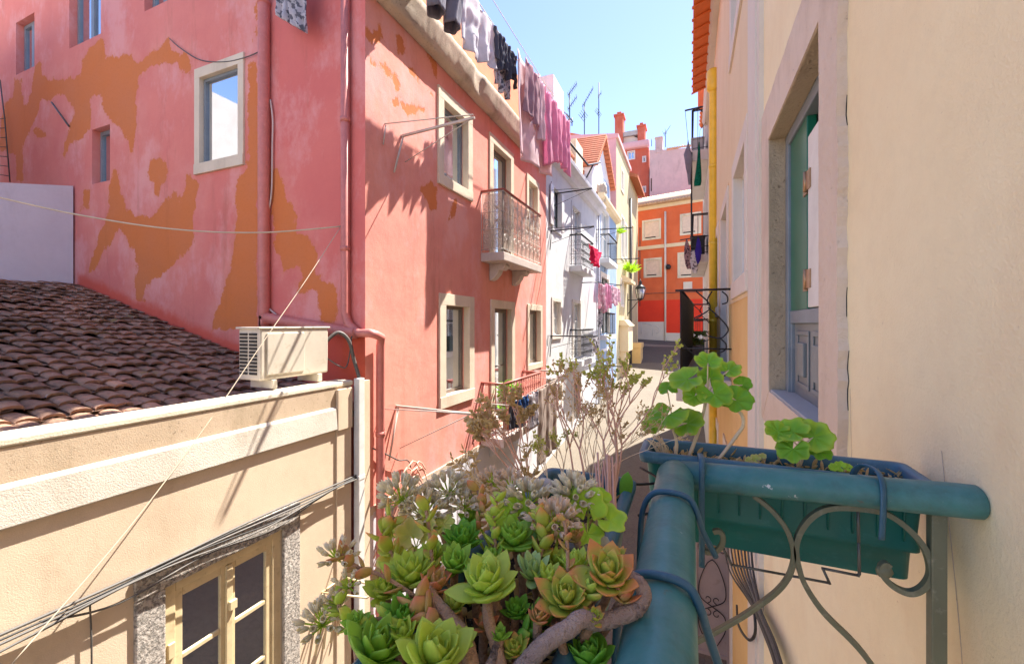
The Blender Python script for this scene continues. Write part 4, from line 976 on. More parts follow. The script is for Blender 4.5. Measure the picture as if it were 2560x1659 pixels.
for q0, q1 in ((a1-.40, a1-.20), (a1-.78, a1-.52)):
    FR.box(m, q0-.03, q0, b0+.09, -.06, D-.03, D-.022); FR.box(m, q1, q1+.03, b0+.09, -.06, D-.03, D-.022); FR.box(m, q0-.03, q1+.03, -.06, -.035, D-.03, D-.022); FR.box(m, q0-.03, q1+.03, b0+.065, b0+.09, D-.03, D-.022)
    FR.box(m, q0+.03, q1-.03, b0+.13, -.10, D-.03, D-.012)
m.build('lower_panel', M['greydoor'], wn, bevel=.004)
m = MB(); m.tube(spline([FR.P(1.1, -.25, .002), FR.P(1.02, -.8, .0), FR.P(1.08, -1.5, .0), FR.P(1.0, -2.4, .0)], 6), .0007, 4); m.tube(spline([FR.P(1.62, -.2, .002), FR.P(1.60, -.5, .002), FR.P(1.57, -.75, .002)], 6), .0006, 4); m.build('wall_crack', M['cornice'], own)
m = MB(); FR.box(m, YP, 3.9, -5.2, 6.0, -.3, .03); FR.box(m, YP+.1, YP+.13, -5.2, 6.0, .03, .04); m.build('corner_pilaster', M['offwhite'], own)

yel = thing('yellow_house', 'yellow house beyond the peach one with orange tiled eave and drainpipe', 'house', (XR, 8, ground_z(8)))
yo1 = (4.25, 5.3, .45, 1.62); yo2 = (6.25, 7.35, -.66, 1.62); yo3 = (5.75, 6.75, -4.35, -1.75); yo4 = (8.2, 9.0, .3, 1.6); yo5 = (4.6, 5.6, 3.2, 5.2); yo6 = (8.4, 9.4, -3.6, -1.9)
YEND = 12.6
m = MB(); FR.wall(m, 3.9, YEND, .0-5.2, 5.35, [yo1, yo2, yo3, yo4, yo5, yo6], .12); FR.shell(m, 3.9, YEND, -5.2, 5.35, 7); m.build('wall', M['yellow'], yel)
m = MB(); FR.wall(m, 3.9, YEND, .24, 5.36, [yo1, (6.0, 7.6, .2, 1.8), yo4, yo5], .004); 
for v in range(len(m.v)): m.v[v] = (m.v[v][0]-.006, m.v[v][1], m.v[v][2])
m.build('upper_render', M['pale_yellow'], yel)
for o, nm in ((yo1, 'window'), (yo4, 'window'), (yo5, 'window'), (yo6, 'window')):
    window(FR, yel, o, M['offwhite'], M['gwhite'], M['glass_dark'], .17, .12, 0, 0, sd=.02)
window(FR, yel, yo2, M['offwhite'], M['gwhite'], M['glass_dark'], .16, .12, 1, 2, name='balcony_door', wb=0, sd=.02)
M['pinkdoor'] = paint('old_pinkish_metal_door', (.42, .31, .27, 1), .5, (.25, .17, .13, 1), .5, 8)
m = MB(); FR.surround(m, yo3, .16, d1=.02, wb=0); dr = m.build('door', M['offwhite'], yel)
m = MB(); FR.box(m, yo3[0], yo3[1], yo3[2], yo3[3], -.11, -.07); FR.box(m, yo3[0], yo3[1], yo3[3]-.32, yo3[3]-.24, -.07, -.03); FR.box(m, yo3[0], yo3[1], yo3[2], yo3[2]+.5, -.07, -.05); m.build('door_leaf', M['pinkdoor'], dr)
m = MB()
cy, cz = (yo3[0]+yo3[1])/2, -3.0
for sy in (-1, 1):
    m.tube(spline([FR.P(cy, cz+1.0, -.045), FR.P(cy+sy*.18, cz+.75, -.045), FR.P(cy+sy*.42, cz+.1, -.045), FR.P(cy+sy*.35, cz-.05, -.045), FR.P(cy, cz+.15, -.045)], 6), .012, 5)
    m.tube(spline([FR.P(cy, cz-.9, -.045), FR.P(cy+sy*.2, cz-.7, -.045), FR.P(cy+sy*.42, cz-.2, -.045), FR.P(cy+sy*.3, cz-.02, -.045), FR.P(cy, cz-.12, -.045)], 6), .012, 5)
    for sz in (-1, 1):
        m.tube(spiral(FR.P(cy+sy*.16, cz+sz*.2, -.045), (0, sy, 0), (0, 0, sz), .03, .13, 0, 4.4), .011, 5)
        m.tube(spiral(FR.P(cy+sy*.2, cz+sz*.85, -.045), (0, sy, 0), (0, 0, sz), .03, .13, 0, 4.4), .011, 5)
m.build('grille', M['iron'], dr)
m = MB()                                             # tiled eave, seen from below
y = 3.95
while y < 10.6:
    m.prism([(XR+.02, y, 5.48), (.06, y, 5.34), (.05, y, 5.40), (.06, y+.0, 5.44), (XR+.4, y, 5.70)], (0, .30, 0)); m.prism([(.03, y+.262, 5.325), (XR, y+.262, 5.468), (XR, y+.262, 5.44), (.03, y+.262, 5.30)], (0, .05, 0)); y += .32
M['eavetile'] = paint('bright_clay_tile', (.75, .17, .035, 1), .6, (.55, .2, .1, 1), .35, 20, bump=.3)
m.build('eave_tiles', M['eavetile'], yel, fixn=True)
m = MB(); m.prism([(XR+.003, 3.92, 5.36), (XR-.10, 3.92, 5.36), (XR-.16, 3.92, 5.46), (XR+.003, 3.92, 5.5)], (0, YEND-3.92, 0)); m.build('cornice', M['offwhite'], yel, fixn=True)
m = MB(); m.prism([(XR, 3.9, 5.5), (8, 3.9, 8), (8, 3.9, 5.4), (XR+.05, 3.9, 5.4)], (0, YEND-3.9, 0)); m.build('roof', M['rooftile'], yel, fixn=True)
M['yellowpipe'] = paint('yellow_pipe_paint', (.92, .60, .05, 1), .4, (.7, .46, .12, 1), .3, 20)
YPp = 8.8; xp = .405
pipe(yel, 'drainpipe', [(XR-.02, YPp, 4.75), (xp, YPp, 4.6), (xp, YPp, 4.4), (xp, YPp, -.66)], .075, M['yellowpipe'])
pipe(yel, 'drainpipe', [(xp, YPp, -.98), (xp, YPp, -4.3)], .075, M['yellowpipe'])
m = MB(); m.lathe((xp, YPp, 4.35), [(.08, 0), (.115, .05), (.12, .38), (.085, .42)], 14); m.build('rain_head', M['yellowpipe'], yel)
# balcony of the yellow house
m = MB(); m.box(-.16, XR, 5.68, 9.9, -.96, -.68); yb = m.build('balcony', M['concrete'], yel, bevel=.012); yb['label'] = 'side-on balcony slab with iron scroll ends and a dark mesh front'
m = MB()
M['mesh'] = paint('dark_green_mesh_panel', (.028, .034, .022, 1), .7, (.12, .1, .07, 1), .35, 16, bump=.8)
m.hexa([(-.115, 5.72, -.68), (-.095, 5.72, -.68), (.075, 9.86, -.68), (.055, 9.86, -.68), (-.115, 5.72, .40), (-.095, 5.72, .40), (.075, 9.86, .40), (.055, 9.86, .40)]); m.build('front_panel', M['mesh'], yb)
m = MB(); zr = .42
m.tube([(-.17, 5.70, zr), (XR+.02, 5.70, zr)], .014, 6); m.tube([(-.105, 5.70, zr), (.065, 9.88, zr)], .02, 6); m.tube([(.065, 9.88, zr), (XR, 9.88, zr)], .014, 6); m.tube([(-.105, 5.7, -.68), (-.105, 5.7, zr)], .012, 6)
for yy in (5.70, 9.88):
    for px_ in ([(1740, 728), (1768, 752), (1775, 768), (1765, 780), (1735, 795)], [(1805, 728), (1818, 740), (1818, 755), (1805, 760)], [(1770, 768), (1800, 795), (1820, 820), (1815, 835), (1800, 845), (1770, 840)], [(1800, 845), (1815, 860), (1812, 875), (1790, 885), (1770, 900)], [(1710, 860), (1730, 882), (1755, 897)], [(1810, 918), (1820, 930), (1810, 940), (1795, 945)], [(1780, 728), (1770, 745), (1768, 760)]):
        m.tube(spline([Vector((onY(x, y_, 5.70).x, yy, onY(x, y_, 5.70).z)) for x, y_ in px_], 5), .009, 5)
m.tube([(-.145, 5.7, -.3), (XR, 5.7, -.3)], .01, 5)
m.build('railing', M['iron'], yb)
for i, (px_, py_) in enumerate(((1765, 812), (1755, 838), (1770, 850))):
    pass
# potted things at the far end of that balcony
pots = thing('plant_pot', 'small grey plant pot on the far end of the mesh fronted balcony', 'plant pot', (.1, 9.3, -.68))
m = MB(); m.lathe((.1, 9.3, -.68), [(.1, 0), (.13, .22), (.14, .24), (.12, .25), (.1, .2)], 12); m.build('pot', M['mauve'], pots)
m = MB(); random.seed(4)
for i in range(60):
    a = random.random()*6.28; r = random.random()*.2; c = Vector((.1+r*math.cos(a), 9.3+r*math.sin(a), -.4+random.random()*.25)); d = Vector((random.uniform(-1, 1), random.uniform(-1, 1), random.random())).normalized()*.05; n_ = d.orthogonal()*.6
    m.quad(c-d, c-n_, c+d, c+n_)
M['bush'] = leaf_mat('bush_leaf', (.10, .17, .03, 1), (.3, .25, .1, 1), 0)
m.build('leaves', M['bush'], pots)
# clotheslines cables low on the wall (meter boxes)
m = MB(); FR.box(m, 9.6, 10.0, -2.4, -1.5, 0, .08); m.build('meter_box', M['offwhite'], yel, bevel=.01)
# far right house with stacked balconies
fr = thing('balcony_house', 'far right house with three stacked balconies full of clutter', 'house', (XR, 14, ground_z(14)))
FF = Face((XR, 0, 0), (0, 1, 0), (-1, 0, 0))
fo = [(13.4, 14.3, z, z+2.1) for z in (4.85, 1.95, -1.0)]+[(15.4, 16.3, z, z+2.1) for z in (4.85, 1.95, -1.0)]
m = MB(); FF.wall(m, YEND+.02, 18, -5, 7.2, fo, .12); FF.shell(m, YEND+.02, 18, -5, 7.2, 6); m.build('wall', M['offwhite'], fr)
for o in fo: window(FF, fr, o, M['offwhite'], M['gwhite'], M['glass_dark'], .12, .12, 1, 1, name='balcony_door', wb=0)
for zf in (4.80, 1.92, -.98):
    balcony(FF, fr, 12.75, 16.8, zf, .42, M['offwhite'] if zf > 4 else M['concrete'], M['iron'], 1.1, thick=.3 if zf > 4 else .22, kind='bars')
m = MB()
for k in range(14): m.tube([(XR-.12, 12.8+k*.3, 7.12), (XR+.3, 12.8+k*.3, 7.35)], .10, 7)
m.build('eave_tiles', M['eavetile'], fr)
m = MB(); m.box(.20, XR-.0, 12.70, 12.76, 5.9, 6.9); m.build('side_screen', M['eavetile'], fr)
m = MB(); m.box(.02, .06, 12.72, 12.78, 2.0, 4.75); m.box(.02, .06, 16.7, 16.76, 2.0, 4.75); m.build('balcony_post', M['iron'], fr)
random.seed(9)
clut = [('storage_box', 'dark storage box on the middle far balcony', 'box', (.2, 13.1, 1.92), M['iron'], .18, .5), ('storage_box', 'grey storage crate on the upper far balcony', 'box', (.2, 13.2, 4.8), M['greyroof'], .16, .4), ('storage_box', 'dark crate on the lowest far balcony', 'box', (.2, 13.3, -.98), M['darkframe'], .18, .5)]
for nm, lb, ct, c, mt, w_, h_ in clut:
    m = MB(); m.box(c[0]-w_, c[0]+w_, c[1]-.2, c[1]+.3, c[2], c[2]+h_); m.box(c[0]-w_-.02, c[0]+w_+.02, c[1]-.22, c[1]+.32, c[2]+h_, c[2]+h_+.05); tag(m.build(nm, mt, loc=c, bevel=.02), lb, ct)
# ================================================================ OUR BALCONY RAILING
rail = thing('balcony_railing', 'worn teal balcony railing with round handrails and olive scrollwork', 'railing', (-.03, 1.0, -1.38))
RX = -.03; RZ = -.335
m = MB(); m.tube([(RX, -1.2, RZ), (RX, .3, RZ), (RX, .7, RZ), (RX, 1.005, RZ), (RX, 1.035, RZ-.004), (RX, 1.05, RZ-.012)], [.034]*4+[.031, .02], 24, flat=(1.12, .95)); m.build('handrail', M['teal'], rail)
E1 = Vector((.470, .983, -.305)); E0 = Vector((RX+.012, 1.018, RZ+.0))
m = MB(); dv = E1-E0
m.tube([E0+dv*k for k in (0, .3, .6, .93, .975, .985)], [.031, .031, .030, .030, .029, .024], 24, flat=(1.1, .95)); m.build('handrail', M['teal'], rail)
def trace(pts_, Y, n=6): return spline([onY(x, y, Y) for x, y in zz(.4454, 1500, 1059, pts_)], n)
YS_ = 1.0; nY = (0, 1, 0)
scrolls = [
 [(860,400),(960,480),(1040,580),(1080,680),(1087,760),(1060,850),(1000,930),(900,1010),(780,1090),(620,1180),(480,1260),(380,1400)],
 [(560,690),(600,717),(650,712),(685,675),(690,625),(665,600),(635,605)],
 [(1560,1400),(1480,1290),(1400,1200),(1250,1050),(1150,900),(1110,780),(1100,680),(1130,590),(1200,510),(1300,470),(1450,472),(1600,500),(1720,580),(1810,680),(1850,780),(1850,860),(1800,925),(1730,945),(1650,912),(1590,855),(1580,805),(1600,785),(1625,800)]]
for s_ in scrolls:
    m = MB(); m.bar(trace(s_, YS_), .013, .0095, nY); m.build('scroll', M['olive_iron'], rail, bevel=.002)
m = MB(); p = onY(1500+.4454*1595, 1059+.4454*825, YS_); m.blob(p, .0135, 1, 2, (1, .6, 1), .1); m.build('scroll_tip', M['olive_iron'], rail)
px0 = onY(2336, 1300, YS_); m = MB(); m.box(px0.x-.008, px0.x+.014, YS_-.011, YS_+.011, -1.35, -.325); m.build('post', M['olive_iron'], rail, bevel=.002)
m = MB(); m.box(-.012, .006, YS_-.008, YS_+.008, -1.35, -.355); m.build('post', M['olive_iron'], rail, bevel=.002)
m = MB(); m.box(-.03, .45, YS_-.009, YS_+.009, -1.28, -1.26); m.build('bottom_rail', M['olive_iron'], rail)
M['baluster'] = paint('cream_baluster', (.46, .40, .29, 1), .5, (.3, .26, .2, 1), .4, 40)
for k in range(12):
    m = MB(); y_ = -.2+k*.1; m.tube([(RX-.02, y_, -1.36), (RX-.02, y_, RZ-.02)], .0065, 8); m.build('baluster', M['baluster'], rail)
m = MB(); m.box(RX-.05, RX+.01, -1.2, 1.0, -1.375, -1.35); m.build('bottom_rail', M['olive_iron'], rail)
m = MB(); m.box(-.10, .455, -1.3, 1.06, -1.55, -1.38); tag(m.build('balcony_floor', M['peachstone'], loc=(.2, 0, -1.55), bevel=.01), 'stone floor slab of the near balcony under the teal railing', 'balcony')
# ================================================================ FLOWER BOXES
M['soil'] = None
def soil_mat():
    t = NT('dry_soil'); c = t.mix(t.ramp(t.noise(60, 8, .75), .35, .65), (.035, .024, .016, 1), (.14, .10, .065, 1))
    c = t.mix(t.ramp(t.noise(160, 3, .5), .62, .68), c, (.40, .34, .27, 1)); t.color(c); t.rough(.95); t.bump(t.noise(90, 8, .8), 1.0, .012); return t.m
M['soil'] = soil_mat()
def trough(name, label, c, lx, ly, h, taper, mats, ribs=0, ridge=True, soil=.045):
    """c = centre of the rim plane; lx, ly = outer rim sizes"""
    t = thing(name, label, 'flower box', (c[0], c[1], c[2]-h))
    def ring(k, z, cr=.018):
        hx = lx/2-k; hy = ly/2-k; out = []
        for sx, sy, a0_ in ((1, 1, 0), (-1, 1, 90), (-1, -1, 180), (1, -1, 270)):
            for j in range(5):
                a = math.radians(a0_+j*22.5); out.append(Vector((c[0]+sx*(hx-cr)+cr*math.cos(a), c[1]+sy*(hy-cr)+cr*math.sin(a), c[2]+z)))
        return out
    def loft(m, rings):
        n = 20; vs = [v for r in rings for v in r]
        m.add(vs, [(i*n+k, i*n+(k+1) % n, (i+1)*n+(k+1) % n, (i+1)*n+k) for i in range(len(rings)-1) for k in range(n)], True)
    m = MB()
    prof = [(.016, -.012), (.016+taper*.4, -h*.55)]
    if ridge: prof += [(.012+taper*.45, -h*.66), (.012+taper*.45, -h*.70), (.022+taper*.5, -h*.72)]
    prof += [(.016+taper, -h)]
    rs = [ring(k, z) for k, z in prof]; loft(m, rs); m.add(rs[-1], [tuple(range(20))])
    loft(m, [ring(.02, -.012), ring(.024+taper*.5, -h*.6)])
    for i in range(ribs):
        x = c[0]-lx/2+.03+(lx-.06)*(i+.5)/ribs; y = c[1]-ly/2+.0145
        m.tube([(x, y, c[2]-.02), (x, y+taper*.4, c[2]-h*.60)], .0022, 5)
    b = m.build('trough', mats[0], t)
    m = MB(); loft(m, [ring(.018, -.026), ring(.002, -.024), ring(0, -.016), ring(.0, -.005), ring(.006, 0), ring(.016, 0), ring(.022, -.006), ring(.022, -.03)]); m.build('rim', mats[1], t)
    m = MB()
    m.grid(lambda u, v: (c[0]-lx/2+.024+(lx-.048)*u, c[1]-ly/2+.024+(ly-.048)*v, c[2]-soil+.012*mnoise.noise((u*lx*30, v*ly*30, lx))), 60, 24)
    m.build('soil', M['soil'], t); return t
ZR = -.302
trough('flower_box', 'teal ribbed window box hooked outside the far handrail with two geraniums', (.162, 1.118, ZR), .55, .15, .205, .018, (M['teal_plastic'], M['blue_plastic']), ribs=12, soil=.03)
trough('flower_box', 'blue rimmed flower box overflowing with succulents left of the near handrail', (-.203, .60, -.325), .20, .66, .19, .018, (M['teal_plastic'], M['blue_plastic']), ridge=False, soil=.05)
def wire(name, pts_, r, mat, label, cat='hook', group=None, n=6, flat=None):
    m = MB(); m.tube(spline(pts_, n), r, 8, flat=flat); return tag(m.build(name, mat, loc=pts_[0]), label, cat, group)
for y0, lab, q in ((.80, 'blue coated wire hook arching over the handrail near its far corner', 1), (.53, 'blue coated wire hook arching over the handrail, nearest to us', 1.25)):
    wire('hook', [(-.085, y0-.005, -.47), (-.083, y0, -.38), (-.077, y0, -.33), (-.06, y0, -.303), (-.03, y0+.0, -.297), (-.002, y0, -.303), (.011, y0, -.325), (.02, y0+.01, -.36), (.042*q, y0+.03, -.41-.06*(q-1)*4)], .0052, M['blue_wire'], lab)
xh = .32
wire('hook', [(xh-.02, 1.055, -.33), (xh-.018, 1.045, -.295), (xh-.012, 1.02, -.273), (xh, .995, -.272), (xh+.002, .972, -.285), (xh+.0, .958, -.315), (xh-.004, .955, -.385)], .0042, M['blue_wire'], 'flat blue hook bent over the far handrail of the ribbed box', flat=(1.5, .6))
wire('hook', [(.02, 1.05, -.33), (.021, 1.045, -.295), (.022, 1.02, -.29), (.023, .992, -.292), (.023, .981, -.32), (.023, .982, -.41), (.023, .985, -.515)], .0042, M['blue_wire'], 'straight blue hook hanging down at the railing corner', flat=(1.5, .6))
wz = [onY(x, y, 1.025) for x, y in zz(.4454, 1500, 1059, [(1448,470),(1452,660),(1456,838),(1450,850),(1250,810),(1288,892),(1010,840),(740,790),(715,740),(690,700)])]
m = MB()
for p_, q_ in zip(wz, wz[1:]): m.tube([p_, q_+(q_-p_).normalized()*.002], .0028, 6)
tag(m.build('wire_bracket', M['steelwire'], loc=wz[0]), 'bent thin wire bracket zigzagging under the ribbed flower box', 'bracket')
m = MB(); m.tube(spline([(-.115, .93, -.34), (-.09, .955, -.345), (-.06, .99, -.345), (-.11, 1.06, -.345)], 5), .003, 6); m.tube([(-.10, .92, -.40), (-.03, .99, -.40)], .003, 6)
tag(m.build('tie_wire', M['iron'], loc=(-.1, .93, -.34)), 'dark wire tying the two flower boxes together', 'wire')

# ================================================================ PLANTS
M['lf_green'] = leaf_mat('succulent_green', (.40, .70, .09, 1), (.74, .74, .12, 1), .7, .35)
M['lf_lime'] = leaf_mat('succulent_lime', (.66, .82, .13, 1), (.84, .58, .20, 1), .7, .4, edge=.7)
M['lf_orange'] = leaf_mat('succulent_orange_tipped', (.60, .70, .11, 1), (.85, .30, .12, 1), .9, .35, edge=.5)
M['lf_blue'] = leaf_mat('succulent_pale_green', (.55, .76, .30, 1), (.7, .76, .2, 1), .6, .35)
M['lf_dark'] = leaf_mat('succulent_deep_green', (.22, .56, .06, 1), (.55, .68, .10, 1), .7, .35)
M['lf_red'] = leaf_mat('succulent_red', (.70, .50, .17, 1), (.80, .26, .15, 1), .9, .35, edge=.35)
M['stem'] = stucco('succulent_stem', (.62, .38, .24, 1), (.48, .28, .18, 1), (.26, .17, .12, 1), .6, .5, grain=300, bump=.8, scale=40)
M['stemgrey'] = stucco('woody_grey_stem', (.56, .41, .35, 1), (.42, .29, .25, 1), (.66, .55, .49, 1), .5, .6, grain=260, bump=1.0, scale=30)
M['stemred'] = paint('red_twig', (.74, .43, .32, 1), .6, (.5, .3, .2, 1), .3, 60)
M['twig'] = paint('dry_twig', (.86, .68, .46, 1), .8, (.5, .38, .25, 1), .4, 60)
M['petal'] = leaf_mat('white_star_petal', (1.0, .90, .70, 1), (1.0, .86, .70, 1), .5, .35)
M['petalpink'] = leaf_mat('pale_pink_petal', (1.0, .80, .62, 1), (.98, .66, .50, 1), .6, .35)
M['dryflower'] = leaf_mat('dry_brown_flower', (.80, .58, .33, 1), (.92, .74, .44, 1), .8, .45, edge=.3)
M['geranium'] = leaf_mat('geranium_leaf', (.27, .60, .04, 1), (.58, .74, .09, 1), .8, .42, edge=.45, veincol=(.52, .74, .16, 1))
M['limeleaf'] = leaf_mat('lime_leaf', (.58, .86, .06, 1), (.76, .86, .15, 1), .6, .45, edge=.7, veincol=(.5, .66, .12, 1))
M['tinyleaf'] = leaf_mat('tiny_olive_leaf', (.76, .78, .22, 1), (.92, .78, .38, 1), .8, .5, edge=.4)
def fleshy(m, tint, base, d, up, L, W, T, curl, tk, blunt=.0):
    d = d.normalized(); side = d.cross(up).normalized(); up = side.cross(d).normalized(); n = 8; st = 7
    k0 = len(m.v); vs = []
    for i in range(st):
        s = i/(st-1); w = W*(.34+.66*math.sin(math.pi*min(1, .18+s*.62)))*(1-max(0, s-.55)**1.6*(3.3-blunt*1.4)) if s < 1 else W*.03
        w = max(w, W*.03); th = T*(.55+.6*math.sin(math.pi*min(1, s*.8+.1)))*(1-.75*s**3)
        c = base+d*(L*s*(1-.25*curl*s))+up*(L*curl*(s*s*.55+.05*s))
        for k in range(n):
            a = 2*math.pi*k/n; x = math.cos(a); y = math.sin(a)
            yy = y*th*(.45 if y > 0 else 1)+(.18*w*abs(x)**2)
            vs.append(c+side*(x*w)+up*yy)
            tint.append(min(1, s*tk+(.12*tk if abs(x) > .9 else 0)))
    fs = [(i*n+k, i*n+(k+1) % n, (i+1)*n+(k+1) % n, (i+1)*n+k) for i in range(st-1) for k in range(n)]+[tuple(range((st-1)*n, st*n))]
    m.add(vs, fs, True)
def rosette(c, ax, R, n, rnd, wide=.30, open_=1.0, tk=1.0, blunt=0):
    m = MB(); tint = []; ax = ax.normalized(); x = ax.orthogonal().normalized(); y = ax.cross(x)
    ph0 = rnd.random()*6
    for i in range(n):
        s = (i+.6)/n; ph = ph0+i*2.39996+rnd.uniform(-.12, .12); el = math.radians(8+72*open_*s**.95+rnd.uniform(-9, 9))
        rad = x*math.cos(ph)+y*math.sin(ph); d = ax*math.cos(el)+rad*math.sin(el); up = ax*math.sin(el)-rad*math.cos(el)
        L = R*1.12*(.46+.54*s**.7)*rnd.uniform(.82, 1.1)
        fleshy(m, tint, c+rad*R*.05-ax*R*.22*s, d, up, L, L*wide*.92*rnd.uniform(.85, 1.1), L*.085, .32*rnd.uniform(.6, 1.2), tk*(.55+.6*s)*rnd.uniform(.8, 1.1), blunt)
    return m, tint
def wp(px, py, t): return ray(px, py)*t
UP = Vector((0, 0, 1))
# px, py, distance, radius px, n, wide, open, tk, material, label, blunt
ROS = [
 (1157,1352,.56,66,30,.30,.95,.6,'lf_dark','deep green rosette at the back left of the succulents',0),
 (1284,1348,.56,72,34,.30,1.0,.6,'lf_green','tight mid green rosette at the back, under the white flowers',0),
 (1026,1440,.50,92,28,.28,1.05,.9,'lf_lime','wide yellow green rosette at the left edge of the box',0),
 (1218,1462,.455,98,22,.36,1.05,.7,'lf_lime','large open lime rosette on a bare stem, middle of the box',0),
 (1138,1412,.51,62,22,.30,.8,.6,'lf_green','upright green rosette squeezed behind the open lime one',0),
 (1332,1432,.50,66,20,.22,.95,.3,'lf_blue','pale green rosette with narrow finger leaves',.8),
 (1415,1500,.45,88,24,.34,.95,1.0,'lf_orange','green rosette with copper outer leaves beside the dark gap',0),
 (1520,1440,.46,92,24,.34,.95,1.15,'lf_orange','orange tipped rosette leaning on the teal handrail',0),
 (1440,1415,.50,60,20,.30,.85,.6,'lf_lime','small lime rosette behind the two copper ones',0),
 (940,1628,.41,104,26,.30,.95,.5,'lf_green','big bright green rosette in the lower left corner',0),
 (1088,1650,.38,118,22,.34,.85,.5,'lf_lime','largest pale lime rosette at the bottom edge',.3),
 (1474,1648,.42,80,26,.38,.95,.4,'lf_dark','round leaved deep green rosette at the bottom right by the handrail',1),
 (1086,1465,.48,66,14,.30,.8,1.2,'lf_red','copper red rosette between the two left lime ones',0),
 (1292,1528,.46,48,24,.32,1.0,.4,'lf_dark','small dark green rosette in the shadowed gap',.4),
 (1290,1625,.42,50,18,.32,.95,1.0,'lf_orange','small yellow and red rosette low between the stems',0),
 (1556,1490,.45,60,16,.34,.9,1.3,'lf_red','red brown rosette inside the loop of the woody stem',0),
 (1008,1545,.44,70,18,.30,.9,.8,'lf_dark','dark green rosette in the shade under the left stems',0),
 (1210,1560,.44,44,12,.30,.9,1.3,'lf_red','faded red rosette under the open lime one',0),
 (1390,1405,.53,46,18,.30,.9,.8,'lf_lime','tiny lime rosette behind the copper ones',0),
 (1000,1330,.60,52,16,.32,.9,1.0,'lf_orange','small yellowing rosette at the back left under the flowers',0),
 (1400,1590,.42,46,14,.32,.9,1.1,'lf_red','withered red rosette beside the curling woody stem',0),
 (1080,1395,.54,60,22,.30,.95,.7,'lf_lime','yellow green rosette between the upright shoot and the back ones',0),
 (960,1480,.48,60,20,.30,1.0,.8,'lf_lime','outermost yellow green rosette on the left side',0),
 (1230,1400,.53,50,18,.30,.9,.6,'lf_green','small fresh green rosette just above the open lime one',0),
 (1370,1450,.48,56,18,.30,.9,.8,'lf_lime','small lime rosette left of the copper tipped pair',0),
 (1470,1480,.455,64,18,.32,.9,.9,'lf_lime','green rosette wedged between the copper tipped pair',0),
 (1140,1510,.46,52,16,.30,.9,.9,'lf_orange','brownish rosette under the left woody stem',0),
 (1010,1590,.42,66,18,.32,.9,.7,'lf_lime','lime rosette between the two big bottom ones',0),
 (1180,1300,.62,44,16,.30,.9,.6,'lf_green','little green rosette at the rear, among dry stalks',0),
 (1350,1335,.58,44,16,.30,.9,.9,'lf_orange','little copper rosette at the rear beside the lime leaves',0),
 (1060,1515,.455,44,16,.30,.9,.9,'lf_orange','copper edged rosette where the two left woody stems meet',0),
 (1180,1425,.50,40,16,.28,.85,.5,'lf_green','small upright green rosette touching the open lime one from behind',0),
 (1265,1455,.475,38,16,.28,.9,.6,'lf_lime','small lime rosette right of the open lime one',0),
 (1345,1545,.43,42,16,.30,.9,1.1,'lf_red','rusty rosette over the dark gap by the curling stem',0),
 (1250,1590,.42,36,14,.30,.9,.6,'lf_green','small green rosette low beside the pinkish straight stem',0),
 (1150,1600,.41,46,16,.30,.9,.8,'lf_lime','lime rosette between the leaning stem and the largest bottom one',0),
 (890,1560,.43,44,16,.30,.95,.7,'lf_green','outlying green rosette at the far left bottom',0),
 (1440,1345,.56,38,14,.30,.9,.9,'lf_red','small red rosette in front of the grey pebble',0),
 (1100,1310,.60,42,16,.30,.9,.7,'lf_lime','lime rosette at the rear below the second white flower head',0),
 (1540,1390,.50,40,14,.32,.9,1.1,'lf_orange','little orange rosette against the blue rim',0),
 (1485,1545,.425,40,14,.30,.9,1.0,'lf_orange','copper rosette hanging under the copper tipped pair',0)]
rnd = random.Random(21)
SOILZ = -.375
for i, (px, py, t_, rp, n, wide, op_, tk, mat, lab, bl) in enumerate(ROS):
    c = wp(px, py, t_); R = rp/F*t_*1.0
    foot = Vector((min(-.13, max(-.28, c.x+rnd.uniform(-.01, .01))), c.y+rnd.uniform(.0, .03), SOILZ-.01))
    o = thing('succulent', lab, 'succulent', foot, 'rosette succulents in the near flower box')
    tocam = (-c).normalized(); ax = (UP*1.0+tocam*.10+Vector((rnd.uniform(-.35, .35), rnd.uniform(-.25, .3), 0)))
    m, tint = rosette(c, ax, R, n, rnd, wide, op_, tk, bl); m.build('rosette', M[mat], o, attrs={'tint': tint})
    m = MB(); a = c-ax.normalized()*R*.1; mid_ = (a+foot)/2+Vector((rnd.uniform(-.012, .012), rnd.uniform(-.012, .012), 0))
    m.tube(spline([foot, mid_, a], 5), [.0055]*5+[.0048]*6, 8); m.build('stem', M['stem'], o)
# more small filler leaves: trailing shoots with alternating leaves
def shoot(pts_, mat, lab, name='succulent_shoot', lw=.014, n=16, stem='stem', tk=1.0, r=.0022, wide=.34):
    P_ = spline([wp(*p) for p in pts_], 6); o = thing(name, lab, 'succulent', P_[0], 'trailing shoots in the near flower box')
    m = MB(); m.tube(P_, r, 6); m.build('stem', M[stem], o); m = MB(); tint = []
    for k in range(n):
        f_ = .15+.85*k/n; q = P_[int(f_*(len(P_)-1))]; d = (P_[min(len(P_)-1, int(f_*(len(P_)-1))+1)]-P_[max(0, int(f_*(len(P_)-1))-1)]).normalized()
        sd_ = d.orthogonal().normalized(); sd_ = Matrix.Rotation(k*2.4, 3, d) @ sd_
        fleshy(m, tint, q, sd_+d*.7, d, lw*rnd.uniform(.7, 1.2), lw*wide, lw*.12, .3, tk)
    m.build('leaves', M[mat], o, attrs={'tint': tint}); return o
shoot([(1040,1490,.47),(960,1440,.47),(900,1420,.47),(865,1395,.47),(842,1375,.47)], 'lf_red', 'red stemmed shoot reaching left to a white flower head', lw=.02, n=10)
shoot([(1040,1540,.44),(960,1545,.44),(890,1548,.44),(850,1525,.44),(850,1470,.45)], 'lf_lime', 'green shoot trailing left with a row of white flowers', lw=.02, n=12)
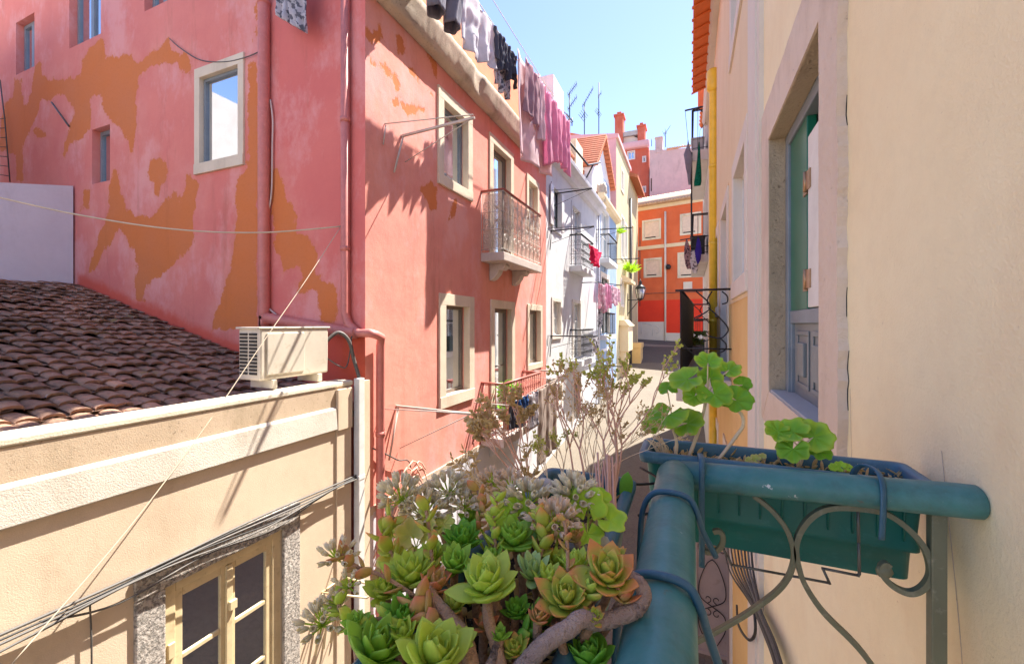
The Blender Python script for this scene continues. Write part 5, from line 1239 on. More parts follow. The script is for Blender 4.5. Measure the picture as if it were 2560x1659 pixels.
shoot([(1080,1440,.50),(1078,1370,.51),(1068,1290,.52),(1060,1255,.53)], 'lf_orange', 'upright pink stemmed shoot at the left of the rosettes', lw=.022, n=9)
shoot([(1420,1440,.47),(1418,1360,.48),(1410,1300,.49),(1395,1285,.5)], 'lf_red', 'bare reddish flower stalk rising through the middle', lw=.016, n=6)
shoot([(1180,1330,.58),(1210,1270,.6),(1190,1220,.62)], 'lf_red', 'short rusty shoot behind the back rosettes', lw=.02, n=12)
shoot([(990,1400,.53),(960,1340,.54),(985,1290,.55)], 'lf_orange', 'curling yellowed shoot at the far left edge', lw=.026, n=10)
shoot([(1240,1380,.54),(1235,1300,.56),(1245,1235,.58)], 'lf_lime', 'lime shoot standing between the two back rosettes', lw=.02, n=12)
shoot([(1350,1400,.52),(1360,1330,.54),(1345,1275,.56)], 'lf_orange', 'yellow brown shoot under the pink flower head', lw=.026, n=12)
shoot([(1100,1580,.43),(1060,1540,.44),(1045,1500,.45)], 'lf_red', 'coppery shoot low at the left in the shade', lw=.03, n=10)
shoot([(1290,1600,.43),(1330,1570,.44),(1350,1540,.45)], 'lf_dark', 'dark green shoot low in the gap', lw=.022, n=12)
# dead leaves and stems litter: stuff
m = MB(); tint = []
for i in range(420):
    x = rnd.uniform(-.285, -.125); y = rnd.uniform(.29, .9); z = SOILZ+rnd.uniform(0, .03)
    d = Vector((rnd.uniform(-1, 1), rnd.uniform(-1, 1), rnd.uniform(-.4, .6))).normalized()
    fleshy(m, tint, Vector((x, y, z)), d, d.orthogonal(), rnd.uniform(.012, .03), rnd.uniform(.003, .008), .0012, .4, rnd.random())
tag(m.build('leaf_litter', M['dryflower'], loc=(-.2, .6, SOILZ), attrs={'tint': tint}), 'dry brown leaf litter covering the soil of the succulent box', 'litter', kind='stuff')
def woody(pts_, r, lab, mat='stemgrey'):
    P_ = spline([wp(*p) for p in pts_], 8); n = len(P_)
    m = MB(); m.tube(P_, [r*(1+.12*mnoise.noise((i*.9, 3, r*100)))*(1-.15*i/n) for i in range(n)], 12)
    tag(m.build('woody_stem', M[mat], loc=P_[0]), lab, 'stem', 'woody stems in the near flower box')
woody([(1290,1690,.40),(1338,1632,.405),(1382,1593,.41),(1425,1568,.415),(1452,1546,.42),(1500,1553,.43),(1560,1536,.44),(1592,1520,.445),(1610,1487,.45),(1596,1455,.455),(1567,1444,.46),(1540,1462,.46)], .0088, 'thick grey brown stem curling in a loop beside the handrail')
woody([(1180,1680,.40),(1165,1600,.42),(1130,1550,.44),(1085,1500,.46),(1075,1470,.47)], .0078, 'stout orange brown stem leaning left under the lime rosettes', 'stem')
woody([(1255,1690,.40),(1240,1610,.42),(1222,1550,.43),(1218,1490,.445)], .0066, 'straight pinkish stem under the open lime rosette', 'stem')
woody([(1205,1700,.39),(1235,1640,.41),(1242,1600,.42)], .005, 'thin grey stem at the bottom between the rosettes')
# flower heads
def flower_head(c, ax, R, n, mat, lab, foot=None, fl=.010):
    o = thing('stonecrop_flower', lab, 'flower', foot or c-ax.normalized()*R, 'white star flower heads in the near flower box')
    m = MB(); tint = []; sm = MB(); ax = ax.normalized(); x = ax.orthogonal().normalized(); y = ax.cross(x); base = c-ax*R*1.2
    if foot: sm.tube(spline([foot, (foot+base)/2+Vector((rnd.uniform(-.015, .015), 0, .01)), base], 5), .0020, 6)
    for i in range(n):
        s = math.sqrt((i+.5)/n); ph = i*2.4; d = (ax*math.cos(s*1.25)+(x*math.cos(ph)+y*math.sin(ph))*math.sin(s*1.25)).normalized()
        p_ = base+d*R*1.25*rnd.uniform(.85, 1.12); sm.tube([base, p_], .0009, 4)
        u_ = d.orthogonal().normalized(); v_ = d.cross(u_); r0 = rnd.random()*6
        for k in range(5):
            a = r0+k*1.2566; e = u_*math.cos(a)+v_*math.sin(a)
            fleshy(m, tint, p_, e*.42+d*1.0, d, fl*rnd.uniform(.85, 1.15), fl*.22, fl*.09, .3, 1.0)
        m2 = len(m.v); m.blob(p_+d*fl*.25, fl*.2, i, 1, amp=.1); tint += [.9]*(len(m.v)-m2)
    m.build('petals', M[mat], o, attrs={'tint': tint}); sm.build('stalk', M['lf_lime'], o)
FH = [(842,1374,.47,34,9,'petal','white flower head at the tip of the red shoot, far left',None),(872,1448,.455,28,8,'petal','upper white flower head on the trailing green shoot',None),
 (838,1490,.45,26,8,'petal','middle white flower head on the trailing green shoot',None),(806,1535,.445,42,14,'petal','largest white flower head at the end of the trailing shoot',None),
 (1003,1222,.60,44,16,'petal','cream white flower head in front of the red drainpipe',(-.26,.50)),(1122,1208,.63,40,16,'petal','white flower head before the grey plinth wall',(-.25,.56)),
 (1060,1262,.60,46,16,'petal','broad white flower head left of the yellow shoot',(-.26,.52)),(1160,1245,.62,34,12,'petal','small white flower head over the back left rosette',(-.25,.56)),
 (1278,1200,.66,34,12,'petalpink','pale pink flower head near the far end of the box',(-.22,.66)),(1322,1232,.63,46,16,'petal','pinkish white flower head beside the lime leaves',(-.2,.62)),
 (1436,1220,.62,44,18,'petal','round white star flower head left of the blue rim',(-.17,.63)),(1385,1285,.56,46,14,'petalpink','large pale pink star flower head in the middle',(-.18,.56)),
 (1418,1275,.58,26,8,'petal','small white star flower beside the large pink one',(-.17,.58)),(1230,1190,.68,26,10,'petalpink','small fading pink flower head behind the others',(-.23,.68))]
for px, py, t_, rp, n, mt, lab, ft in FH:
    c = wp(px, py, t_); R = rp/F*t_
    flower_head(c, UP*.9+(-c).normalized()*.5, R*.8, int(n*1.7), mt, lab, Vector((ft[0], ft[1], SOILZ)) if ft else None, fl=R*.72)
# round scalloped leaves
def round_leaf(m, tint, vein, c, nrm, tip, r, lobes=7, depth=.10, cup=.18, wav=.06, seed=0):
    nrm = nrm.normalized(); tip = (tip-nrm*tip.dot(nrm)).normalized(); sd_ = nrm.cross(tip); na, nr = 56, 6
    vs = []; c = Vector(c); rs = random.Random(seed); p1 = rs.random()*6; rs0 = rs.random()
    for j in range(nr+1):
        f_ = j/nr
        for i in range(na+1):
            a = math.radians(18)+math.radians(324)*i/na          # the sinus points to the petiole
            th = a-math.pi
            lob = 1-depth*(.5+.5*math.cos(lobes*th))**2*1.0-.03*(1-abs(math.cos(lobes*3*th)))
            lob *= 1-.28*math.exp(-((math.pi-abs(th))/.45)**2)
            R = r*f_*lob
            z = cup*r*f_*f_+wav*r*f_*math.sin(lobes*th+p1)+.05*r*f_*math.sin(2*th+p1*2)
            vs.append(c+tip*(R*math.cos(th))+sd_*(R*math.sin(th))+nrm*z)
            tint.append(min(1, f_**3*.55+.55*rs0)); vein.append(max(0, math.cos(lobes*th+math.pi))**24*(1-f_*.5)*(1 if f_ > 0 else .8))
    fs = [(j*(na+1)+i, j*(na+1)+i+1, (j+1)*(na+1)+i+1, (j+1)*(na+1)+i) for j in range(nr) for i in range(na)]
    m.add(vs, fs, True)
def leafy(name, lab, cat, foot, leaves, mat, top=None, stem='twig', group=None, sr=.0045, depth=.10, lobes=7, face=.75):
    foot = Vector(foot); o = thing(name, lab, cat, foot, group); sm = MB()
    if top is not None: sm.tube(spline([foot, (foot+top)/2+Vector((.006, 0, .004)), top], 6), [sr]*7+[sr*.8]*6, 8)
    hub = top if top is not None else foot
    m = MB(); tint = []; vein = []
    for k, (px, py, t_, rp) in enumerate(leaves):
        c = wp(px, py, t_); r = rp/F*t_; n_ = UP*.6+(-c).normalized()*face+Vector((rnd.uniform(-.4, .4), rnd.uniform(-.4, .4), rnd.uniform(-.2, .2))); n_.normalize()
        tip = (c-hub); tip = tip if tip.length > 1e-4 else UP.copy(); tip = tip.normalized()+Vector((0, 0, -.35))
        round_leaf(m, tint, vein, c, n_, tip, r, lobes, depth, rnd.uniform(.05, .22), rnd.uniform(.05, .10), k)
        sm.tube(spline([hub, (hub+c)/2+UP*.006, c-n_*.001], 4), sr*.38, 6)
    m.build('leaves', M[mat], o, solid=.0006, attrs={'tint': tint, 'vein': vein}); sm.build('stem', M[stem], o); return o
fz = ZR-.03
leafy('geranium', 'tall leggy geranium with lobed green leaves at the left of the ribbed box', 'geranium', (-.006, 1.115, fz), [(1770,905,1.04,34),(1718,948,1.03,46),(1736,990,1.01,30),(1785,985,1.0,46),(1840,1000,1.0,42),(1775,945,1.05,32),(1822,925,1.06,30),(1856,962,1.04,24)], 'geranium', wp(1768, 985, 1.03))
leafy('geranium', 'shorter geranium with broad drooping leaves beside the tall one', 'geranium', (-.035, 1.10, fz), [(1668,1038,1.02,56),(1718,1058,1.03,44),(1632,1062,1.04,28),(1668,972,1.06,26)], 'geranium', wp(1684, 1075, 1.04), face=.45)
leafy('geranium', 'low geranium with round lime green leaves right of the box middle', 'geranium', (.215, 1.11, fz), [(1984,1080,.93,40),(1945,1078,.94,34),(2035,1092,.92,46),(1982,1122,.91,40),(2045,1128,.91,32),(2010,1075,.95,34)], 'geranium', wp(2005, 1125, .93), sr=.003)
leafy('ivy_plant', 'three lime green scalloped leaves at the right of the succulent box', 'leafy plant', (-.15, .62, SOILZ), [(1470,1262,.60,50),(1468,1335,.575,44),(1525,1300,.59,44),(1500,1245,.62,30)], 'limeleaf', wp(1470, 1300, .60), stem='lf_lime', sr=.002, depth=.2, lobes=5)
leafy('ivy_plant', 'pair of lime leaves under the pinkish white flowers', 'leafy plant', (-.21, .62, SOILZ), [(1298,1266,.62,34),(1266,1288,.61,40),(1300,1310,.6,34)], 'limeleaf', wp(1285, 1300, .62), stem='lf_lime', sr=.002, depth=.2, lobes=5)
leafy('ivy_plant', 'olive green leaves at the left edge of the succulent box', 'leafy plant', (-.27, .5, SOILZ), [(1025,1335,.56,40),(985,1400,.54,44),(1005,1380,.55,36),(1060,1325,.57,36),(1110,1310,.58,30)], 'tinyleaf', wp(1040, 1370, .56), stem='lf_lime', sr=.002, depth=.2, lobes=6)
leafy('ivy_plant', 'small yellow green sprout at the right end of the ribbed box', 'leafy plant', (.305, 1.09, fz), [(2100,1166,.88,15),(2118,1168,.88,13),(2085,1168,.88,12)], 'limeleaf', None, stem='lf_lime', sr=.0015)
leafy('ivy_plant', 'tiny pale sprout in the middle of the ribbed box', 'leafy plant', (.16, 1.10, fz), [(1888,1148,.97,14),(1905,1142,.97,12),(1872,1150,.97,10)], 'tinyleaf', None, stem='twig', sr=.0015)
m = MB()
for k in range(22):
    a = Vector((-.055+rnd.uniform(-.012, .012), 1.10+rnd.uniform(-.02, .02), fz)); b = wp(1625+rnd.uniform(-12, 30), 1092+rnd.uniform(-8, 22), 1.06); m.tube(spline([a, (a+b)/2+Vector((rnd.uniform(-.01, .01), 0, .01)), b], 4), .0012, 5)
tag(m.build('dry_stalks', M['twig'], loc=(-.055, 1.1, fz)), 'bundle of pale dry stalks at the left end of the ribbed box', 'dry plant')
m = MB(); m.tube(spline([wp(1795, 1150, 1.0), wp(1840, 1090, .99), wp(1858, 1060, .99), wp(1850, 1030, 1.0), wp(1815, 1005, 1.0)], 6), .004, 7); tag(m.build('bare_stem', M['twig'], loc=wp(1795, 1150, 1.0)), 'curved bare stem leaning right beside the tall geranium', 'stem')
m = MB(); tint = []
for i in range(260):
    x = rnd.uniform(-.085, .41); y = rnd.uniform(1.07, 1.165); z = fz+rnd.uniform(0, .012); d = Vector((rnd.uniform(-1, 1), rnd.uniform(-1, 1), rnd.uniform(-.3, .7))).normalized()
    fleshy(m, tint, Vector((x, y, z)), d, d.orthogonal(), rnd.uniform(.008, .03), rnd.uniform(.002, .005), .0012, .4, rnd.random())
tag(m.build('leaf_litter', M['dryflower'], loc=(.16, 1.11, fz), attrs={'tint': tint}), 'dead leaves and grit on the soil of the ribbed box', 'litter', kind='stuff')
# twiggy shrubs at the far end of the succulent box
def shrub(name, lab, foot, stems, mat_s, mat_l, levels=3, spread=.5, leaf=.006, per=6, r0=.0022, cat='shrub', seed=1, wide=.4):
    rs = random.Random(seed); foot = Vector(foot); o = thing(name, lab, cat, foot); sm = MB(); m = MB(); tint = []
    def grow(p, d, L, r, lv):
        q = p+d*L*.5+Vector((rs.uniform(-1, 1), rs.uniform(-1, 1), rs.uniform(-.3, .6)))*L*.07; e = p+d*L
        sm.tube(spline([p, q, e], 3), [r, r*.97, r*.95, r*.9, r*.85, r*.8, r*.75][:7], 5, cap=False)
        if lv == 0:
            for k in range(per):
                v = Vector((rs.uniform(-1, 1), rs.uniform(-1, 1), rs.uniform(-.4, 1))).normalized(); b = p+(e-p)*rs.uniform(.35, 1.05)
                fleshy(m, tint, b, v+d*.4, v.orthogonal(), leaf*rs.uniform(.6, 1.4), leaf*wide*.6, leaf*.06, .3, rs.uniform(.2, 1.2))
            return
        for k in range(rs.choice((2, 3, 3))):
            v = (d+Vector((rs.uniform(-1, 1), rs.uniform(-1, 1), rs.uniform(-.35, .55)))*spread).normalized(); grow(e, v, L*rs.uniform(.55, .85), r*.7, lv-1)
    for tx, ty, t_ in stems:
        top = wp(tx, ty, t_); b = foot+Vector((rs.uniform(-.012, .012), rs.uniform(-.012, .012), 0)); d = (top-b); H = d.length; grow(b, d.normalized(), H*.52, r0*rs.uniform(.8, 1.1), levels)
    sm.build('branches', M[mat_s], o); m.build('leaves', M[mat_l], o, attrs={'tint': tint}); return o
shrub('twiggy_shrub', 'tall red stemmed twiggy shrub in front of the sunlit street', (-.155, .87, SOILZ), [(1548,940,.97),(1500,960,.97),(1590,985,.98),(1560,1010,.99)], 'stemred', 'tinyleaf', 3, .5, .0085, 10, .0028, seed=5, wide=.7)
shrub('twiggy_shrub', 'slender forked shrub left of the tall red stemmed one', (-.215, .87, SOILZ), [(1410,1005,.97),(1440,1010,.98)], 'stemred', 'dryflower', 3, .5, .007, 6, .0028, seed=8, wide=.7)
shrub('twiggy_shrub', 'pale finely branched shrub between the two red stemmed ones', (-.18, .88, SOILZ), [(1480,1060,.97),(1430,1085,.96),(1540,1060,.98),(1500,1090,.95),(1520,1040,.99),(1460,1030,.98),(1580,1080,.99)], 'twig', 'dryflower', 3, .7, .006, 6, .0014, seed=12, wide=.6)
shrub('dry_plant', 'dry plant with a dense brown flower head near the red balcony', (-.265, .80, SOILZ), [(1235,1080,.86),(1262,1065,.87),(1215,1110,.85),(1280,1090,.88)], 'stemred', 'dryflower', 3, .42, .010, 10, .0022, cat='dry plant', seed=15, wide=.7)
shrub('dry_plant', 'sparse dry stalks with grey olive tips before the white sheet', (-.24, .86, SOILZ), [(1395,1120,.92),(1340,1150,.93)], 'twig', 'tinyleaf', 3, .5, .007, 7, .0018, cat='dry plant', seed=19)
shrub('dry_plant', 'straw coloured stalks filling the back of the succulent box', (-.22, .74, SOILZ), [(1200,1220,.74),(1250,1190,.76),(1180,1260,.70),(1300,1180,.8),(1150,1230,.70)], 'twig', 'dryflower', 2, .6, .012, 6, .0020, cat='dry plant', seed=23)
m = MB()
for k in range(9):
    a = wp(1500+k*5, 1290+rnd.uniform(-10, 10), .72); b = wp(1492+k*6+rnd.uniform(-6, 6), 1150+rnd.uniform(-20, 20), .80); m.tube(spline([a, (a+b)/2+Vector((rnd.uniform(-.004, .004), 0, 0)), b], 4), .0022, 6)
tag(m.build('red_stalks', M['stemred'], loc=wp(1520, 1290, .72)), 'cluster of upright red stalks beside the blue rim', 'stalks')
# cactus like leaves and stones
for (px, py, t_, L, lab, mt) in ((1262,1245,.64,.045,'thick upright olive cactus pad among the flowers','lf_green'),(1470,1190,.80,.04,'short dark cactus pad near the far rim','lf_dark'),(1562,1185,.83,.05,'pointed dark green cactus finger by the rim corner','lf_dark')):
    c = wp(px, py+30, t_); m = MB(); tint = []
    fleshy(m, tint, c-UP*.02, Vector((.12, .1, 1)), Vector((0, -1, .1)), L, L*.26, L*.2, .1, .3, 1); tag(m.build('cactus_pad', M[mt], loc=c-UP*.02, attrs={'tint': tint}), lab, 'cactus')
M['pebble'] = stucco('pale_pebble', (.55, .52, .52, 1), (.42, .4, .4, 1), spots=.4)
for k, (px, py, t_, r, lab) in enumerate(((1490,1356,.60,.016,'grey pebble under the lime scalloped leaves'),(1440,1362,.58,.013,'smaller pale pebble left of the grey one'),(1518,1276,.66,.012,'white pebble against the blue rim'),(1362,1208,.76,.013,'lilac white shell among the far stalks'))):
    m = MB(); c = wp(px, py, t_); m.blob(c, r, k, 2, (1.3, 1, .8), .3); tag(m.build('pebble', M['pebble'], loc=c), lab, 'pebble')
# ================================================================ WASHING
M['c_grey'] = cloth_mat('grey_cloth', (.30, .29, .34, 1)); M['c_white'] = cloth_mat('white_cloth', (.78, .76, .80, 1)); M['c_dark'] = cloth_mat('charcoal_cloth', (.11, .11, .14, 1))
M['c_lilac'] = cloth_mat('pale_lilac_sheet', (.88, .72, .76, 1), trans=.5); M['c_mauve'] = cloth_mat('mauve_cloth', (.56, .36, .40, 1), trans=.45); M['c_pink'] = cloth_mat('pink_cloth', (.86, .42, .58, 1), trans=.45)
M['c_hot'] = cloth_mat('cerise_cloth', (.80, .04, .13, 1)); M['c_blue'] = cloth_mat('denim_cloth', (.05, .12, .30, 1)); M['c_violet'] = cloth_mat('violet_cloth', (.06, .04, .36, 1))
M['c_pat'] = cloth_mat('patterned_cloth', (.42, .28, .30, 1), pattern=((.08, .05, .07, 1), 22)); M['c_patwhite'] = cloth_mat('white_patterned_cloth', (.74, .72, .76, 1), pattern=((.20, .2, .24, 1), 14))
M['c_pinkfl'] = cloth_mat('pink_floral_cloth', (.75, .40, .50, 1), pattern=((.72, .60, .64, 1), 18)); M['c_green'] = cloth_mat('green_net', (.01, .20, .12, 1), pattern=((.005, .08, .05, 1), 40))
M['c_sheet'] = cloth_mat('cream_sheet', (.50, .42, .37, 1), trans=.4)
def cloth(lab, mat, p0, p1, len0, len1, folds=5, amp=.05, seed=0, nrm=(1, 0, 0), name='washing', group='washing hung out to dry', gather=0.0, skew=0.0, cat='washing', scallop=0.0):
    p0 = Vector(p0); p1 = Vector(p1); N_ = Vector(nrm); d = p1-p0; rs = random.Random(seed); a1, a2, a3 = rs.random()*6, rs.random()*6, rs.random()*6
    def fn(u, v):
        L = len0+(len1-len0)*u+scallop*math.sin(u*math.pi*folds*.7+a2)
        uu = .5+(u-.5)*(1-gather*math.sin(min(1, v*1.2)*1.57)*.9)+skew*v
        f_ = amp*(.35+.65*v)*(math.sin(2*math.pi*folds*u+a1+.8*math.sin(v*2+a2))+.45*math.sin(2*math.pi*folds*1.73*u+a2))
        sag = -.035*math.sin(math.pi*u*max(2, folds//2))**2*(1-v)
        return p0+d*uu+N_*(f_+.03*mnoise.noise((u*6, v*5, seed)))+Vector((0, 0, -L*v+sag))
    m = MB(); m.grid(fn, max(40, folds*16), 26); return tag(m.build(name, mat, loc=p0, solid=.006), lab, cat, group)
XW = -3.10; KW = XW/-3.28
WP_ = lambda Y, z, dx=0: (XW+dx, Y*KW, z*KW)
zl = lambda Y: 5.42-.02*math.sin((Y-5)*1.1)+max(0, Y-9)*.07
m = MB(); m.tube([WP_(4.5+.25*k, zl(4.5+.25*k)+.01) for k in range(29)], .008, 5); m.tube([WP_(4.5, zl(4.5)+.01), (XL, 4.5*KW, 4.95)], .014, 6); m.tube([WP_(11.4, zl(11.4)+.01), (XL, 11.4*KW, 5.15)], .014, 6)
m.tube([WP_(4.5+.25*k, zl(4.5+.25*k)+.03, .22) for k in range(29)], .006, 5); m.tube([WP_(4.5, zl(4.5)+.03, .22), WP_(4.5, zl(4.5)+.01)], .01, 6); m.tube([WP_(11.4, zl(11.4)+.01), WP_(11.4, zl(11.4)+.03, .22)], .01, 6)
tag(m.build('clothesline', M['rope'], loc=WP_(8, 5.4)), 'double washing line stretched along the attic of the corner house', 'clothesline')
# trousers: two open legs
m = MB()
def leg(y0, y1, zb, zt):
    n = 20
    def fn(u, v):
        a = 2*math.pi*u; w_ = (y1-y0)/2*(1-.12*v); cy = (y0+y1)/2
        k = 1+.16*math.sin(5*a+4*v)*(1-v*.3)
        return (XW+.10*math.cos(a)*k+.03*math.sin(v*5), cy+w_*math.sin(a)*k, zt+(zb-zt)*v+.04*math.sin(a+1))
    m.grid(fn, 28, 16)
leg(4.92*KW, 5.28*KW, 4.40*KW, 5.40*KW); leg(5.36*KW, 5.72*KW, 4.46*KW, 5.42*KW)
m.grid(lambda u, v: (XW+.09+.025*math.sin(u*24), (4.95+.74*u)*KW, 5.42*KW-.45*v), 24, 6)
tag(m.build('trousers', M['c_grey'], loc=WP_(5.3, 5.4), solid=.006), 'grey trousers hanging with both leg openings showing', 'trousers', 'washing hung out to dry')
cloth('black and white garment pegged left of the grey trousers', M['c_pat'], WP_(4.5, 5.43), WP_(4.85, 5.43), .95, .8, 3, .04, 31)
cloth('long white sheet beside the grey trousers', M['c_white'], WP_(5.74, zl(5.8)), WP_(7.0, zl(7.0)), .98, .78, 3, .05, 1, scallop=.05)
cloth('charcoal cloth with ragged folds right of the white sheet', M['c_dark'], WP_(6.95, zl(7), .03), WP_(8.0, zl(8), .03), .62, .52, 7, .05, 2, scallop=.10)
cloth('small white towel behind the charcoal cloth', M['c_patwhite'], WP_(7.2, zl(7.3), -.08), WP_(7.9, zl(7.9), -.08), .88, .82, 6, .04, 3, scallop=.06)
cloth('big pale lilac sheet hanging lowest on the upper line', M['c_lilac'], WP_(7.72, zl(7.8), .12), WP_(9.9, zl(9.7), .12), 1.95, 1.8, 2, .06, 4, skew=.02)
cloth('mauve cloth laid over the lilac sheet', M['c_mauve'], WP_(8.02, zl(8), .2), WP_(8.85, zl(8.8), .2), 1.02, 1.12, 2, .05, 5)
cloth('dull rose cloth between mauve and bright pink', M['c_lilac'], WP_(8.86, zl(8.9), .2), WP_(9.25, zl(9.2), .2), 1.3, 1.2, 2, .04, 6)
cloth('bright pink towel, left of two', M['c_pink'], WP_(9.25, zl(9.3), .2), WP_(10.1, zl(10), .2), 1.65, 1.5, 2, .07, 7, scallop=.06)
cloth('bright pink towel, right of two, folded over the line', M['c_pink'], WP_(10.12, zl(10.1), .2), WP_(11.3, zl(11.2), .2), 1.25, 1.5, 3, .06, 8, scallop=.06)
cloth('black and white cloth hanging at the top of the red side wall', M['c_patwhite'], sp(690, -60, .25), sp(765, -60, .25), .55, .75, 4, .04, 9, nrm=(0, -1, 0), skew=.1)
m = MB(); m.tube([sp(660, -62, .25), sp(800, -64, .25)], .012, 6); m.tube([sp(662, -62, .25), sp(662, -62, 0)], .012, 6); m.tube([sp(798, -64, .25), sp(798, -64, 0)], .012, 6); tag(m.build('drying_bar', M['iron'], loc=sp(700, -62, .25)), 'iron drying bar high on the red side wall', 'bar')
# drying racks on the facade
def rack(lab, Ya, Yb, z, L, mat, drop=.35):
    tip = (XL+L, (Ya+Yb)/2+.1, z); m = MB()
    m.bar([(XL, Ya, z-.0), tip], .03, .03, (0, 0, 1)); m.tube([(XL, Yb, z+.02), (tip[0], tip[1]-.04, z+.02)], .008, 6); m.tube([(tip[0]-.05, tip[1], z-.01), (XL+.02, Ya+.06, z-drop)], .007, 6)
    m.tube([(XL+.03, Ya, z-.01), (XL+.05, Ya-.22, z-.45-drop*.4)], .014, 6); m.tube([(XL+.02, Yb, z), (XL+.02, Yb-.05, z-.28)], .009, 6)
    return tag(m.build('drying_rack', mat, loc=(XL, Ya, z)), lab, 'drying rack', 'drying racks on the facades')
M['rackpaint'] = paint('aged_white_rack', (.55, .48, .42, 1), .45, (.3, .2, .15, 1), .4, 30)
rack('upper white folding drying rack jutting from the red facade', 4.97, 4.61, 2.68, 1.22, M['rackpaint'])
rack('lower white drying rack jutting from the red facade above the plinth', 4.86, 4.55, -1.15, 1.25, M['rackpaint'], .6)
m = MB(); c0 = Vector((XL, 3.55, -3.0))
for q in (((0, 0, 0), (.55, .1, .02)), ((0, .32, 0), (.55, .3, .02)), ((.55, .1, .02), (.55, .3, .02)), ((.02, 0, 0), (.04, -.12, -.6)), ((.03, .1, 0), (.05, -.02, -.6)), ((.03, .2, 0), (.05, .08, -.6)), ((.02, .32, 0), (.04, .2, -.6)), ((0, 0, 0), (0, .32, 0))):
    m.tube([c0+Vector(q[0]), c0+Vector(q[1])], .012, 6)
tag(m.build('drying_rack', M['creamwood'], loc=c0), 'small beige drying rack low on the cream facade by the white duct', 'drying rack', 'drying racks on the facades')
m = MB(); m.tube(spline([(XL+.03, 4.35, -1.6), (XL+.05, 4.6, -1.75), (XL+.05, 4.85, -1.9), (XL+.04, 5.1, -2.0), (XL+.04, 5.2, -2.4)], 5), .010, 6); tag(m.build('facade_cable', M['greycable'], loc=(XL, 4.4, -1.6)), 'dark cable drooping below the lower drying rack', 'cable')
m = MB()
rs = random.Random(6)
for k in range(16):
    a = Vector((XL+.03, 4.35+rs.random()*.3, -2.9-rs.random()*.3)); b = Vector((XL+.06+rs.random()*.1, 4.75+rs.random()*.5, -2.25+rs.random()*.25)); c = b+Vector((.02, .25, -.4*rs.random()))
    m.tube(spline([a, b, c], 4), .011, 5)
tag(m.build('cable_tangle', M['stemred'], loc=(XL, 4.4, -2.9)), 'tangle of reddish cables at the foot of the red facade', 'cables')
rack('black drying rack below the upper window of the white house', 12.0, 11.7, 2.75, 1.3, M['iron'])
rack('black drying rack beside the lower balcony of the white house', 12.0, 11.7, -.35, 1.4, M['iron'])
rack('thin black rack at the top of the white house by the pink washing', 12.2, 11.9, 3.9, 1.2, M['iron'])
rack('black drying rack over the blue house balcony', 18.6, 18.9, 4.15, 1.5, M['iron'])
rack('black drying rack beside the blue house balcony', 20.6, 20.8, 3.1, 1.6, M['iron'])
rack('black drying rack on the lower blue house front', 18.2, 18.5, -1.8, 1.3, M['iron'])
m = MB(); c = [FS.P(12.2, 5.95, .45), FS.P(17.3, 5.05, .75), FS.P(18.4, 5.2, .75)]
m.tube([onX(1402, 330, -3.35), onX(1470, 413, -3.1), onX(1500, 407, -3.1)], .035, 5); m.tube([onX(1483, 411, -3.1), onX(1466, 444, -3.4)], .03, 5); tag(m.build('gutter_bracket', M['iron'], loc=onX(1470, 413, -3.1)), 'long black bar with bracket along the white house eave', 'bracket')
# lower balcony of the corner house
m = MB(); m.tube([(-3.5, 9.76, -1.13), (-2.55, 9.76, -1.12)], .022, 6); m.tube([(-3.1, 8.0, -1.45), (-3.1, 10.4, -1.38)], .006, 5); m.tube([(-3.1, 7.2, -1.5), (-3.1, 8.0, -1.45)], .006, 5); m.tube([(-3.8, 7.2, -1.5), (-3.1, 7.2, -1.5)], .01, 5); m.tube([(-2.9, 9.76, -1.13), (-3.1, 10.4, -1.38), (-3.8, 10.4, -1.4)], .01, 5); tag(m.build('drying_bar', M['rackpaint'], loc=(-3.1, 9.7, -1.2)), 'white pole and washing line off the lower red balcony', 'bar')
cloth('tall cream sheet hanging from the lower red balcony', M['c_sheet'], (-3.1, 8.85, -1.43), (-3.1, 10.25, -1.39), 1.75, 1.7, 3, .035, 10)
cloth('white printed shirt beside the cream sheet', M['c_patwhite'], (-3.1, 8.25, -1.45), (-3.1, 8.8, -1.44), .72, .75, 3, .05, 11)
cloth('blue denim cloth bunched on the lower red balcony line', M['c_blue'], (-3.1, 7.55, -1.46), (-3.1, 8.2, -1.45), .42, .36, 3, .06, 12)
cloth('dark cloth under the blue denim on the red balcony', M['c_dark'], (-3.13, 7.3, -1.48), (-3.13, 8.1, -1.46), .5, .62, 4, .04, 13)
m = MB(); m.tube([(XL+.04, 7.5, -1.16), (XL+.06, 7.0, -2.24)], .016, 6); m.tube([(XL+.03, 7.58, -1.16), (XL+.04, 7.2, -2.24)], .009, 6); m.tube([(XL+.06, 7.0, -2.22), (XL+.04, 7.2, -2.23)], .009, 6); tag(m.build('drying_bar', M['redrail'], loc=(XL, 7.4, -1.2)), 'slanting dark red pole against the wall left of the lower balcony', 'bar')
# potted greenery on that balcony
pl = thing('potted_plant', 'bushy green plant standing on the lower red balcony', 'plant', (-3.55, 8.3, -2.22)); m = MB(); m.lathe((-3.55, 8.3, -2.22), [(.1, 0), (.14, .26), (.15, .28), (.12, .27)], 12); m.build('pot', M['rooftile'], pl)
m = MB(); tint = []
for i in range(150):
    a = rs.random()*6.28; r = .26*math.sqrt(rs.random()); c = Vector((-3.55+r*math.cos(a)*.8, 8.3+r*math.sin(a)*1.6, -1.9+rs.random()*.65)); v = Vector((rs.uniform(-1, 1), rs.uniform(-1, 1), rs.random())).normalized(); fleshy(m, tint, c, v, v.orthogonal(), .11, .03, .004, .3, rs.random())
m.build('leaves', M['geranium'], pl, attrs={'tint': tint, 'vein': [0]*len(tint)})
